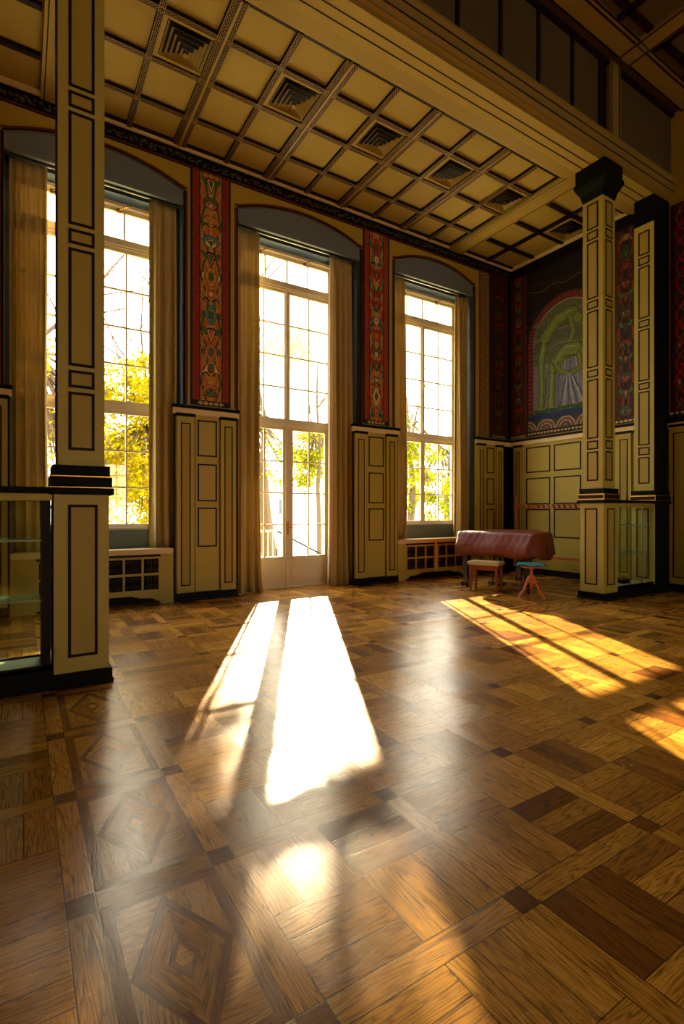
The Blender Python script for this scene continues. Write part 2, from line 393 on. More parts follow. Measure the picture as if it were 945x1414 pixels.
# ------------------------------------------------------------------ ceiling of the aisle, beams, upper wall, nave ceiling
b = MB(); b.box(XL-.2, WX+.2, 4.7, WY+.6, ZC, ZC+.2); struct(b.build('ceiling', M['ceil']))
ribs_y = [6.0, 6.72, 7.46]
YE = 5.42
singles = [1.35, 2.83, 4.31, 5.78, 7.22]; doubles = [2.08, 3.57, 5.05, 6.52]
def rib_dir(b, d, c, a0, a1, w=.075, h=.05, chain=True):
    if d == 'y': b.box(c-w/2, c+w/2, a0, a1, ZC-h, ZC+.01, 0)
    else: b.box(a0, a1, c-w/2, c+w/2, ZC-h, ZC+.01, 0)
    if not chain: return
    n = max(2, int((a1-a0)/.0125)); z = ZC-h-.004; hw = .003
    for ph in (0, PI):
        pr_ = None
        for k in range(n+1):
            a = a0+(a1-a0)*k/n; o = math.sin(2*PI*a/.1+ph)*.016
            if pr_:
                pa, po = pr_
                if d == 'y': b.quad((c+po-hw,pa,z),(c+po+hw,pa,z),(c+o+hw,a,z),(c+o-hw,a,z),1)
                else: b.quad((pa,c+po-hw,z),(pa,c+po+hw,z),(a,c+o+hw,z),(a,c+o-hw,z),1)
            pr_ = (a, o)
    for sg in (-1, 1):
        cc = c+sg*(w/2-.006)
        if d == 'y': b.box(cc-.003, cc+.003, a0, a1, z, ZC-h, 1)
        else: b.box(a0, a1, cc-.003, cc+.003, z, ZC-h, 1)
b = MB()
for x in singles: rib_dir(b, 'y', x, YE, WY)
for x in doubles:
    rib_dir(b, 'y', x-.055, YE, WY); rib_dir(b, 'y', x+.055, YE, WY); b.box(x-.012, x+.012, YE, WY, ZC-.07, ZC-.04, 1)
for y in ribs_y: rib_dir(b, 'x', y, .62, 7.8)
for y in ribs_y: rib_dir(b, 'x', y, 8.2, WX-.1, chain=False)
rib_dir(b, 'y', 8.98, YE, WY, chain=False)
for y in ribs_y: rib_dir(b, 'x', y, XL, .2, chain=False)
for x in (-.54, -1.28, -2.02): rib_dir(b, 'y', x, YE, WY)
for a0, a1 in ((.62, 7.8), (8.2, WX)):
    b.box(a0, a1, 8.04, 8.10, ZC-.03, ZC, 0)
    b.box(a0, a1, 5.40, 5.46, ZC-.03, ZC, 0)
    b.box(a0, a0+.04, YE, WY, ZC-.03, ZC, 0); b.box(a1-.04, a1, YE, WY, ZC-.03, ZC, 0)
struct(b.build('trim_1', [M['line'], M['gold']]))
# flat cross beams above the pillars
b = MB()
for x0, x1 in ((.22, .62), (7.80, 8.20)):
    b.box(x0, x1, 4.8, WY, ZC-.09, ZC+.05, 0)
    for o in (.035, .36): b.box(x0+o, x0+o+.014, 4.8, WY, ZC-.094, ZC-.085, 1)
    b.box(x0+.12, x0+.13, 4.8, WY, ZC-.10, ZC-.09, 2)
struct(b.build('trim_2', [M['ceil'], M['line'], M['gold']]))
# long beam: soffit, cove, fascia, mouldings
def extr_x(b, prof, x0, x1, mi=0):
    n = len(prof)
    for i in range(n-1):
        (ya, za), (yb, zb) = prof[i], prof[i+1]; b.quad((x0,ya,za),(x1,ya,za),(x1,yb,zb),(x0,yb,zb),mi)
b = MB()
extr_x(b, [(5.42,ZC),(5.40,ZC-.05),(5.30,ZC-.10),(5.08,ZC-.16),(5.06,6.95)], XL, WX, 0)
extr_x(b, [(5.06,6.95),(4.66,6.95)], XL, WX, 1)
extr_x(b, [(4.66,6.95),(4.66,6.99),(4.60,7.0),(4.60,7.03),(4.56,7.06),(4.56,7.24),(4.52,7.27),(4.52,7.31),(4.62,7.33)], XL, WX, 2)
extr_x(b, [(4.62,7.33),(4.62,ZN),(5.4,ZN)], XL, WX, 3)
for y in (4.80, 4.93): b.box(XL, WX, y, y+.012, 6.944, 6.952, 4)
for z in (7.075, 7.215): b.box(XL, WX, 4.554, 4.562, z, z+.014, 4)
b.box(XL, WX, 4.60, 4.62, 7.33, 7.36, 4)
for x in [-4.0+.78*k for k in range(16)]:
    if x < 7.5: b.box(x-.028, x+.028, 4.59, 4.62, 7.33, ZN, 4)
b.box(7.60, 7.78, 4.59, 4.62, 7.33, ZN, 4)
b.box(7.83, 8.12, 4.55, 4.62, 7.33, ZN, 2); b.box(7.86, 7.875, 4.545, 4.55, 7.33, ZN, 4); b.box(8.06, 8.09, 4.545, 4.55, 7.33, ZN, 4)
b.box(XL, WX, 4.56, 4.62, ZN-.06, ZN, 4)
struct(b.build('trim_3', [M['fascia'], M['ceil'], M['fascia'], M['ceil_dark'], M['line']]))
b = MB(); b.box(XL-.2, WX+.2, YB-.2, 4.62, ZN, ZN+.2, 0)
b.box(XL, WX, 4.12, 4.44, ZN-.05, ZN, 1)
for y in (4.10, 4.16, 4.42): b.box(XL, WX, y, y+.02, ZN-.06, ZN-.045, 2)
for x in (-3.6, .25, 4.05, 7.83):
    b.box(x, x+.32, YB, 4.44, ZN-.06, ZN, 1)
    for o in (.02, .28): b.box(x+o, x+o+.02, YB, 4.44, ZN-.07, ZN-.055, 2)
for y in [3.95-.95*k for k in range(13)]: b.box(XL, WX, y-.05, y+.05, ZN-.04, ZN+.01, 2)
for x in [.62+.0+.95*k for k in range(-6, 10)]: b.box(x-.05, x+.05, YB, 4.1, ZN-.04, ZN+.01, 2)
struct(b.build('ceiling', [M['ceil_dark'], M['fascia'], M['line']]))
# narrow cornice where the walls meet the aisle ceiling + dark ornament band under it
b = MB()
b.box(XL, WX, WY-.06, WY, ZC-.07, ZC, 0); b.box(WX-.06, WX, 5.4, WY-.06, ZC-.07, ZC, 0)
b.box(XL, WX, WY-.025, WY, 6.86, ZC-.07, 1); b.box(WX-.025, WX, 5.0, WY-.025, 6.86, ZC-.07, 1)
b.box(XL, WX, WY-.03, WY-.025, 6.865, 6.885, 2)
random.seed(5)
x = XL+.1
while x < WX-.1:   # painted leaf scrolls on the dark band
    for k in range(4):
        cx, cz = x+random.uniform(-.03,.03), 6.975+random.uniform(-.045,.045); r = random.uniform(.008,.02)
        b.add([(cx+r*1.6*math.cos(t*PI/3), WY-.0265, cz+r*math.sin(t*PI/3)) for t in range(6)], [tuple(range(6))], 3)
    x += .075
struct(b.build('trim_4', [M['cream'], M['black'], M['red'], paint('band_leaf_paint', (74,70,50), .6)], fix=False))

# ------------------------------------------------------------------ ceiling vents
def make_vent():
    r = empty('ceiling_vent')
    b = MB(); b.box(-.335,.335,-.335,.335,-.01,0); b.build('backing', M['black'], r)
    b = MB()
    def ring(h, w, z0, z1):
        b.box(-h,h,-h,-h+w,z0,z1); b.box(-h,h,h-w,h,z0,z1); b.box(-h,-h+w,-h+w,h-w,z0,z1); b.box(h-w,h,-h+w,h-w,z0,z1)
    ring(.335, .06, -.03, 0)
    b.build('frame', M['ceil'], r)
    b = MB()
    for k, h in enumerate((.265, .215, .165, .115, .065)):
        z = -.03-.022*k; w = .022; t = h-.03
        # sloping louvre blades, one square inside the next
        for q in range(4):
            c, s_ = math.cos(q*PI/2), math.sin(q*PI/2)
            R = lambda x, y, zz: (x*c-y*s_, x*s_+y*c, zz)
            b.add([R(-h,-h,z),R(h,-h,z),R(t,-t,z+.028),R(-t,-t,z+.028),R(-h,-h,z-.004),R(h,-h,z-.004),R(t,-t,z+.024),R(-t,-t,z+.024)],
                  [(0,1,2,3),(7,6,5,4),(0,4,5,1),(2,6,7,3)])
    b.box(-.03,.03,-.03,.03,-.14,-.125)
    b.build('louvre', M['fascia'], r); return r
v0 = make_vent(); first = True
vl = ['second from the left of the beam row, above the left frieze', 'above the sunlit door', 'above the second frieze', 'above the right window', 'just left of the flat cross beam']
vlab = ['stepped square ceiling vent nearest the camera, above the left painted frieze', 'stepped square ceiling vent above the sunlit glazed door, second in the row',
        'stepped square ceiling vent third in the row, above the middle painted frieze', 'stepped square ceiling vent fourth in the row, above the right window',
        'stepped square ceiling vent touching the flat cross beam on its left side', 'stepped square ceiling vent beyond the cross beam, half hidden by the right pillar']
for x, lb in zip((1.715, 3.20, 4.68, 6.16, 7.515, 9.40), vlab):
    o = v0 if first else copy_tree(v0); first = False
    o.location = (x, 6.36, ZC); tag(o, lb, 'ceiling vent', 'ceiling vents between the ribs')

# ------------------------------------------------------------------ painting machine (pattern colours of painted friezes and murals)
class Canvas:
    def __init__(s, w, h, res, bg):
        s.w, s.h = w, h; s.nx, s.nz = max(4, int(w/res)), max(4, int(h/res))
        s.X, s.Z = np.meshgrid((np.arange(s.nx)+.5)/s.nx*w-w/2, (np.arange(s.nz)+.5)/s.nz*h)
        s.C = np.zeros((s.nz, s.nx, 3)); s.C[:] = srgb(*bg)[:3]; s.mir = True
    def put(s, m, col): s.C[m] = srgb(*col)[:3]
    def AX(s): return np.abs(s.X) if s.mir else s.X
    def rect(s, x0, x1, z0, z1, col): s.put((s.AX() >= x0)&(s.AX() <= x1)&(s.Z >= z0)&(s.Z <= z1), col)
    def ell(s, x, z, a, b_, col, rot=0, out=None, ow=.008):
        c, n = math.cos(rot), math.sin(rot); dx, dz = s.AX()-x, s.Z-z; u, v = dx*c+dz*n, -dx*n+dz*c
        if out: s.put((u/(a+ow))**2+(v/(b_+ow))**2 < 1, out)
        s.put((u/a)**2+(v/b_)**2 < 1, col)
    def heart(s, x, z, r, col, out=None):
        for k, cc in ((1.25, out), (1, col)):
            if not cc: continue
            u, v = (s.AX()-x)/(r*k), (s.Z-z)/(r*k); s.put((u*u+(v-.55*np.sqrt(np.abs(u)))**2) < 1, cc)
    def tri(s, x, z, a, h, col, out=None):  # drop shape pointing down
        for k, cc in ((1.3, out), (1, col)):
            if not cc: continue
            u, v = np.abs(s.AX()-x)/(a*k), (s.Z-z)/(h*k); s.put((v > -1)&(v < .6)&(u < (v+1)*.62)&(u*u+np.maximum(v,0)**2*2 < 1), cc)
    def line(s, pts, w, col, out=None, ow=.006):
        for k, cc in ((w+ow, out), (w, col)):
            if not cc: continue
            d = np.full(s.X.shape, 9.)
            for (xa, za), (xb, zb) in zip(pts, pts[1:]):
                dx, dz = xb-xa, zb-za; L = dx*dx+dz*dz+1e-9; t = np.clip(((s.AX()-xa)*dx+(s.Z-za)*dz)/L, 0, 1)
                d = np.minimum(d, np.hypot(s.AX()-xa-t*dx, s.Z-za-t*dz))
            s.put(d < k, cc)
    def to(s, name, f, p, c0, z0, parent=None, d=.012):
        """relief-free painted sheet of real thickness on a vertical plane"""
        b = MB(); nx, nz = s.nx, s.nz; p = p-.004
        vs = []
        for j in range(nz+1):
            for i in range(nx+1):
                a = c0+(i/nx-.5)*s.w*(1 if f[0] == 'y' else -1); z = z0+j/nz*s.h
                vs.append((a, p-d, z) if f[0] == 'y' else (p-d, a, z))
        fs = [(j*(nx+1)+i, j*(nx+1)+i+1, (j+1)*(nx+1)+i+1, (j+1)*(nx+1)+i) for j in range(nz) for i in range(nx)]
        n0 = len(vs)
        def off(q): return (q[0], p, q[2]) if f[0] == 'y' else (p, q[1], q[2])
        cs = [vs[0], vs[nx], vs[-1], vs[nz*(nx+1)]]; vs += cs+[off(q) for q in cs]
        for i in range(4): fs.append((n0+i, n0+(i+1)%4, n0+4+(i+1)%4, n0+4+i))
        me = bpy.data.meshes.new(name); me.from_pydata(vs, [], fs)
        a = me.color_attributes.new('paint', 'FLOAT_COLOR', 'CORNER')
        cc = np.ones((nz*nx, 4, 4)); cc[:, :, :3] = s.C.reshape(-1, 1, 3); e = np.zeros((4, 4, 4)); e[..., 3] = 1
        a.data.foreach_set('color', np.concatenate([cc.reshape(-1), e.reshape(-1)]).astype(np.float32))
        me.materials.append(M['mural']); me.update()
        o = bpy.data.objects.new(name, me); COL.objects.link(o)
        if parent: o.parent = parent; o.matrix_parent_inverse = parent_inv(parent)
        return o
OCH, ORA, RED, DRD, GRN, DGR, BLU, BLK, CRM, PNK, TEA = (196,140,62),(206,98,42),(176,48,32),(104,26,22),(74,104,48),(30,58,36),(48,70,110),(24,16,16),(214,190,130),(190,110,84),(80,130,120)
def ornament(c, hw, z0, z1, seed, pal=None):
    rnd = random.Random(seed); pal = pal or [OCH, ORA, RED, GRN, TEA, PNK, CRM]
    z = z0; k = 0
    # flowing side ribbons
    for off, col, w in ((0, rnd.choice(pal[1:3]), .022), (2.1, rnd.choice(pal[3:5]), .014), (4.2, pal[0], .012)):
        n = int((z1-z0)/.025); pts = [(hw*(.60+.28*math.sin((z0+i*.025)*7.3+off+seed)), z0+i*.025) for i in range(n+1)]
        c.line(pts, w, col, out=BLK, ow=.004)
    while z < z1-.12:
        m = (seed+k*3+rnd.randint(0, 1)) % 6; h = rnd.uniform(.26, .34); zc = z+h/2
        A, B, D = rnd.choice(pal), rnd.choice(pal), rnd.choice(pal)
        if m == 0:
            c.ell(hw*.42, zc, .035, .10, A, .5, BLK); c.ell(0, zc+.02, .055, .065, B, 0, BLK); c.ell(0, zc+.02, .028, .032, D)
            c.line([(hw*.1, zc-.10), (hw*.5, zc-.04), (hw*.75, zc-.09)], .010, BLK)
        elif m == 1:
            c.tri(0, zc, .075, .13, A, BLK); c.tri(0, zc+.005, .035, .075, B, DRD)
            c.ell(hw*.62, zc+.05, .028, .06, GRN, -.6, DGR)
        elif m == 2:
            c.heart(0, zc-.03, .075, A, BLK); c.ell(0, zc+.0, .022, .05, D, 0, BLK)
            c.line([(0, zc+.12), (hw*.35, zc+.06), (hw*.6, zc+.12), (hw*.8, zc+.04)], .013, RED, BLK)
        elif m == 3:
            c.line([(hw*.05, zc-.14), (hw*.45, zc), (hw*.08, zc+.14)], .020, A, BLK); c.ell(0, zc, .030, .06, GRN, 0, DGR)
            c.ell(hw*.75, zc, .022, .05, B, 0, BLK)
        elif m == 4:
            c.ell(0, zc-.02, hw*.72, .095, B, 0, BLK); c.ell(0, zc-.05, hw*.5, .065, A, 0, DRD); c.ell(hw*.28, zc-.02, .020, .024, BLK); c.ell(hw*.28, zc-.02, .010, .012, CRM)
            c.tri(0, zc-.06, .03, .06, D, BLK)
        else:
            c.ell(hw*.30, zc+.03, .024, .085, GRN, -.45, DGR); c.ell(hw*.62, zc-.03, .022, .075, RED, -.7, BLK); c.ell(0, zc-.08, .038, .05, A, 0, BLK)
        z += h; k += 1
def frieze(w, h, seed, red=(166,50,34), bg=OCH, edge=True, pal=None, slim=False):
    c = Canvas(w, h, .0075, bg); hw = w/2
    if slim:
        ornament(c, hw-.05, .10, h-.02, seed, pal); c.rect(hw-.045, hw, 0, h, BLK); c.rect(0, hw, 0, .085, BLK)
        for q in range(6): c.ell(.085*q, .045, .03, .022, CRM)
        return c
    ornament(c, hw-.155, .10, h-.02, seed, pal)
    c.rect(hw-.155, hw, 0, h, BLK); c.rect(hw-.135, hw-.035, 0, h, red)
    m = (c.AX() > hw-.125)&(c.AX() < hw-.045)&(((c.Z*28).astype(int)+(c.AX()*60).astype(int)) % 2 == 0); c.put(m, tuple(int(v*.78) for v in red))
    m = (np.abs(c.AX()-(hw-.145)) < .012)&((c.Z*40).astype(int) % 2 == 0); c.put(m, (70,60,30))
    m = (np.abs(c.AX()-(hw-.04)) < .004)&((c.Z*50).astype(int) % 2 == 0); c.put(m, (190,120,60))
    c.rect(0, hw-.035, 0, .085, BLK)
    for x in (0, .085, .17): c.ell(x, .042, .03, .026, CRM); c.ell(x, .046, .014, .014, RED); c.ell(x+.042, .03, .015, .02, GRN)
    return c
frieze_specs = [(2.60, .66, 3, 'tall painted frieze of red and ochre ornament between the left window and the glazed door', (160,44,38)),
                (5.90, .63, 11, 'tall painted frieze of orange and green ornament between the glazed door and the right window', (172,62,36)),
                (-.72, .66, 6, 'tall painted red frieze at the far left edge, left of the left window', (150,44,36))]
for cx, w, sd, lb, rd in frieze_specs:
    tag(frieze(w, 6.86-3.11, sd, rd).to('painted_frieze', 'y-', WY, cx, 3.11), lb, 'frieze', 'painted friezes between the windows')
# bright dotted strip and dark red frieze right of the last window
c = Canvas(.28, 3.75, .0075, (150,120,62)); c.rect(.115, .14, 0, 9, (120,30,24))
for k in range(26):
    z = .08+k*.145; c.ell(0, z, .05, .055, (60,50,34)); c.ell(0, z, .03, .033, (170,140,80)); c.ell(0, z, .014, .016, BLK); c.ell(.07, z+.07, .022, .022, (120,40,30)); c.ell(.085, z, .014, .012, BLK)
tag(c.to('painted_border', 'y-', WY, 8.92, 3.11), 'narrow ochre painted border of dark rosettes right of the right window', 'painted border')
DPAL = [(76,28,24),(130,44,34),(112,24,28),(44,62,36),(52,70,52),(120,60,44),(130,104,66)]
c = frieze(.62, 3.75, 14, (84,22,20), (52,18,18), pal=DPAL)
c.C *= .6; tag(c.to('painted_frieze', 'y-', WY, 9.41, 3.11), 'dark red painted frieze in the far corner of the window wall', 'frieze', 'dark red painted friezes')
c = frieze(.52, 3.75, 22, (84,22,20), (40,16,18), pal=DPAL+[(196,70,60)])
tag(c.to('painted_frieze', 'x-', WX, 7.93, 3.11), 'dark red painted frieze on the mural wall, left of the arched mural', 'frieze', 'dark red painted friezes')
c = frieze(.62, 3.75, 33, (90,24,22), (44,18,18), pal=DPAL+[(150,110,64),(60,92,50)])
tag(c.to('painted_frieze', 'x-', WX, 5.42, 3.11), 'painted frieze with flame shapes between the right pillar and the engaged pillar', 'frieze', 'dark red painted friezes')
c = frieze(.90, 3.75, 41, (150,44,40), (72,18,20), slim=True, pal=[(170,60,44),(190,70,50),(160,30,34),(40,90,50),(70,90,60),(190,100,60),(170,140,90)])
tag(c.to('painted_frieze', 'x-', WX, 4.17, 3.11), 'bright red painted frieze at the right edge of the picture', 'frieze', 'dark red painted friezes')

# mural: plain arched picture of two bending green figures, generic stand-in
def mural():
    w = 1.92; h = 3.75; c = Canvas(w, h, .011, (22,14,20)); c.mir = True
    cz = 2.02; R = .78
    X, Z = c.AX(), c.Z
    def arch(r): return ((X < r)&(Z < cz)&(Z > .45))|((np.hypot(X, Z-cz) < r)&(Z >= cz))
    c.put(arch(R+.20), (84,24,26)); ang = np.arctan2(Z-cz, X)
    c.put(arch(R+.17)&(~arch(R+.04))&(((ang*26).astype(int) % 2 == 0)&(Z >= cz)|((Z*22).astype(int) % 2 == 0)&(Z < cz)), (140,52,44))
    c.put(arch(R+.03), (146,140,120)); c.put(arch(R), (70,84,54))
    c.mir = False; Y = c
    c.put((np.abs(c.X) < R)&(c.Z > .45)&(c.Z < 1.7)&arch(R-.0), (120,122,132))
    for k in range(9): c.line([(-.7+.17*k, .5), (-.62+.15*k, 1.1), (-.5+.12*k, 1.7)], .010, (62,78,130) if k % 2 else (170,160,150))
    c.put((c.Z > 1.55)&arch(R), (92,104,60))
    for k in range(7): c.line([(-.8, 1.75+.12*k), (-.2, 1.95+.10*k+.06*math.sin(k)), (.4, 1.85+.12*k), (.8, 2.0+.1*k)], .026, ((120,112,96),(84,92,70),(104,84,66))[k%3], BLK, .004)
    c.put(~arch(R+.03)&(c.Z > .5)&(np.hypot(c.X, c.Z-cz) < R+.032)&(c.Z >= cz), (146,140,120)); keep = arch(R)
    FG, FD = (118,134,52), (30,40,20)
    # standing figure bowed under the arch
    c.line([(-.60, .55), (-.57, 1.1), (-.60, 1.7), (-.50, 2.15)], .075, FG, FD, .012)
    c.line([(-.50, 2.15), (-.20, 2.45), (.15, 2.5)], .13, FG, FD, .014); c.ell(.27, 2.36, .10, .13, FG, .5, FD, .012)
    c.line([(.10, 2.42), (.18, 2.1), (.05, 1.8)], .05, FG, FD, .012)
    # second figure bending with cloth
    c.line([(-.35, .55), (-.33, 1.0), (-.30, 1.45)], .085, FG, FD, .012); c.line([(-.30, 1.45), (0, 1.75), (.25, 1.72)], .12, FG, FD, .014)
    c.line([(-.30, 1.6), (-.12, 1.3), (.05, 1.25)], .045, FG, FD, .012); c.ell(.40, 1.62, .10, .12, FG, 0, FD, .012)
    c.line([(.30, 1.6), (.35, 1.3), (.12, 1.22)], .045, FG, FD, .012)
    for k in range(7): c.line([(.02+.02*k, 1.22), (-.15+.11*k, .55)], .016, (176,172,170) if k % 2 else (66,84,140))
    for pts in ([(-.62,.6),(-.59,1.1),(-.62,1.65),(-.52,2.1)], [(-.46,2.2),(-.18,2.5),(.12,2.55)], [(-.37,.6),(-.35,1.0),(-.32,1.4)], [(-.26,1.52),(0,1.81),(.22,1.78)]): c.line(pts, .014, (150,160,84))
    for pts in ([(-.55,.6),(-.53,1.1),(-.55,1.6)], [(-.40,2.1),(-.15,2.36),(.1,2.40)], [(-.29,.6),(-.28,1.0),(-.25,1.36)], [(-.2,1.48),(.02,1.66)]): c.line(pts, .010, (66,80,30))
    c.mir = True
    for k in range(8): c.ell(.1*k+.02, .53+.02*math.sin(k*2), .07, .045, (40,84,44)); c.ell(.1*k, .58, .02, .02, (190,110,80))
    c.rect(0, 2, .34, .50, (30,40,96)); c.line([(.0,.50),(.3,.46),(.6,.52),(.95,.46)], .012, (40,90,60))
    c.rect(0, 2, .12, .34, (70,56,40))
    for x0 in (.0, .48, .96):
        for r, col in ((.24,(150,150,120)),(.20,(120,50,40)),(.16,(170,140,90)),(.12,(50,60,100)),(.08,(150,80,50)),(.04,(70,110,60))): c.put((np.hypot(c.AX()-x0, (c.Z-.12)*1.05) < r)&(c.Z > .12)&(c.Z < .34), col)
    c.rect(0, 2, 0, .12, BLK)
    for k in range(12): c.ell(.085*k, .06, .03, .022, CRM); c.ell(.085*k+.042, .075, .012, .012, (150,50,40))
    c.line([(0,3.2),(.3,3.28),(.6,3.2),(.95,3.3)], .01, (110,96,60)); c.line([(0,3.3),(.35,3.35),(.95,3.42)], .008, (90,30,28))
    c.C *= .75; tag(c.to('mural', 'x-', WX, 6.70, 3.11), 'dark arched mural of two bending green figures with pale drapery behind the right pillar', 'mural')
mural()

# ------------------------------------------------------------------ window surround lines, pelmets
def surround(x0, x1, n):
    b = MB(); N = 24
    for w0, w1, mi in ((0, .025, 1), (.025, .06, 0)):
        for sx, e in ((x0, -1), (x1, 1)):
            b.fb('y-', WY, sx+e*w0, sx+e*w1, 0 if False else CAP+.08, 6.47+.0, 0, .006, mi)
        for k in range(N):
            A = x0-w1+(x1-x0+2*w1)*k/N; E = x0-w1+(x1-x0+2*w1)*(k+1)/N
            f = lambda x, o: arch_z(min(max(x, x0), x1), x0, x1)+o
            b.quad((A,WY-.006,f(A,w0)),(E,WY-.006,f(E,w0)),(E,WY-.006,f(E,w1)),(A,WY-.006,f(A,w1)),mi)
    # dark return strip beside the opening, below the cap
    for sx, e in ((x0, -1), (x1, 1)): b.fb('y-', WY, sx, sx+e*.03, .1, CAP+.08, 0, .006, 1)
    struct(b.build(n, [M['red'], M['black']], fix=False))
for i, (c_, x0, x1) in enumerate(WIN): surround(x0, x1, 'trim_%d' % (5+i))
pel = ['grey-blue arched pelmet over the left window, partly behind the left pillar', 'grey-blue arched pelmet over the sunlit glazed door', 'grey-blue arched pelmet over the right window']
for (c_, x0, x1), lb in zip(WIN, pel):
    r = empty('pelmet', (c_, WY+.03, 6.25), lb, 'pelmet', 'arched pelmets over the windows')
    b = MB(); N = 20
    for k in range(N):
        a, e = x0+.01+(x1-x0-.02)*k/N, x0+.01+(x1-x0-.02)*(k+1)/N; za, ze = arch_z(a,x0,x1)-.01, arch_z(e,x0,x1)-.01
        b.quad((a,WY+.02,6.32),(e,WY+.02,6.32),(e,WY+.02,ze),(a,WY+.02,za)); b.quad((a,WY+.04,6.32),(e,WY+.04,6.32),(e,WY+.04,ze),(a,WY+.04,za))
    b.build('board', M['bluegrey'], r, fix=False)
    b = MB(); b.box(x0+.01, x1-.01, WY+.005, WY+.06, 6.25, 6.32); b.build('edge_strip', M['bluegrey'], r)
    b = MB(); b.box(x0+.03, x1-.03, WY+.14, WY+.165, 6.25, 6.27); b.build('curtain_rail', M['steel'], r)

# ------------------------------------------------------------------ windows and door
def win_grid(b, x0, x1, z0, z1, cols, rows, y, bar=.026, dep=.03, st=.055, rl=.055):
    """one sash: stiles, rails and glazing bars"""
    b.box(x0, x0+st, y, y+.05, z0, z1); b.box(x1-st, x1, y, y+.05, z0, z1); b.box(x0+st, x1-st, y, y+.05, z0, z0+rl); b.box(x0+st, x1-st, y, y+.05, z1-rl, z1)
    a, e, p, q = x0+st, x1-st, z0+rl, z1-rl
    for k in range(1, cols): x = a+(e-a)*k/cols; b.box(x-bar/2, x+bar/2, y+.008, y+.042, p, q)
    for k in range(1, rows): z = p+(q-p)*k/rows; b.box(a, e, y+.01, y+.04, z-bar/2, z+bar/2)
def window(i, c, name, door=False):
    y = 8.58; hw = .93
    r = empty(name, (c, y, 0)); struct(r)
    b = MB()
    if door: b.box(c-hw-.08, c+hw+.08, y-.04, y+.12, 0, .022)
    z0 = 0 if door else 1.12
    b.box(c-hw-.08, c-hw, y-.03, y+.09, z0, 6.20); b.box(c+hw, c+hw+.08, y-.03, y+.09, z0, 6.20)
    b.box(c-hw, c+hw, y-.03, y+.09, 6.12, 6.20); b.box(c-hw-.1, c+hw+.1, y-.055, y-.03, 6.13, 6.18)
    b.box(c-hw, c+hw, y-.03, y+.09, 5.50, 5.60); b.box(c-hw, c+hw, y-.05, y-.03, 5.53, 5.57)
    b.box(c-hw, c+hw, y-.03, y+.09, 2.98, 3.07); b.box(c-hw, c+hw, y-.05, y-.03, 3.00, 3.05)
    if not door: b.box(c-hw, c+hw, y-.05, y+.09, 1.12, 1.16)
    b.build('window_frame', M['white'], r, bevel=.004)
    def sash(nm, x0, x1, za, zb, cols, rows, **k):
        m = MB(); win_grid(m, x0, x1, za, zb, cols, rows, y, **k); s = m.build(nm, M['white'], r)
        g = MB(); g.box(x0+.03, x1-.03, y+.022, y+.028, za+.03, zb-.03); g.build('glass', M['glass'], s); return s
    t = sash('fanlight', c-hw, c+hw, 5.60, 6.12, 4, 1)
    for sx in (-.45, .45):
        m = MB(); m.tube([(c+sx-.10,y-.06,6.06),(c+sx-.02,y-.08,6.12),(c+sx+.08,y-.07,6.17)], .010); m.box(c+sx-.13,c+sx-.07,y-.06,y-.03,6.03,6.09); m.build('latch', M['brass'], t)
    for sg in (-1, 1):
        x0, x1 = (c-hw, c) if sg < 0 else (c, c+hw)
        sash('casement', x0, x1, 3.07, 5.50, 2, 4)
        if not door:
            s = sash('casement', x0, x1, 1.16, 2.98, 2, 3)
        else:
            s = sash('door_leaf', x0+.035, x1-(.035 if sg > 0 else 0), .55-.03, 2.98, 2, 4, st=.085, rl=.06)
            m = MB(); a, e = (x0+.035, x1) if sg < 0 else (x0, x1-.035)
            m.box(a, e, y, y+.05, .02, .52); m.box(a+.09, e-.09, y-.008, y, .13, .15); m.box(a+.09, e-.09, y-.008, y, .42, .44)
            m.box(a+.09, a+.11, y-.008, y, .15, .42); m.box(e-.11, e-.09, y-.008, y, .15, .42); m.build('door_panel', M['white'], s, bevel=.003)
            if sg > 0:
                m = MB(); m.box(c-.035, c+.035, y-.02, y, .02, 2.98); m.build('meeting_stile', M['white'], s)
                m = MB(); m.box(c-.02, c+.02, y-.03, y-.02, .98, 1.22); m.tube([(c,y-.03,1.12),(c,y-.08,1.12),(c+.11,y-.085,1.11)], .010); m.build('door_handle', M['brass'], s)
    m = MB(); m.box(c-.03, c+.03, y-.02, y, 3.07, 5.50); m.box(c-.012, c+.012, y-.035, y-.02, 4.1, 4.25); m.build('window_latch', M['white'], r)
    return r
window(0, WIN[0][0], 'window_1'); window(1, WIN[1][0], 'door_1', True); window(2, WIN[2][0], 'window_3')

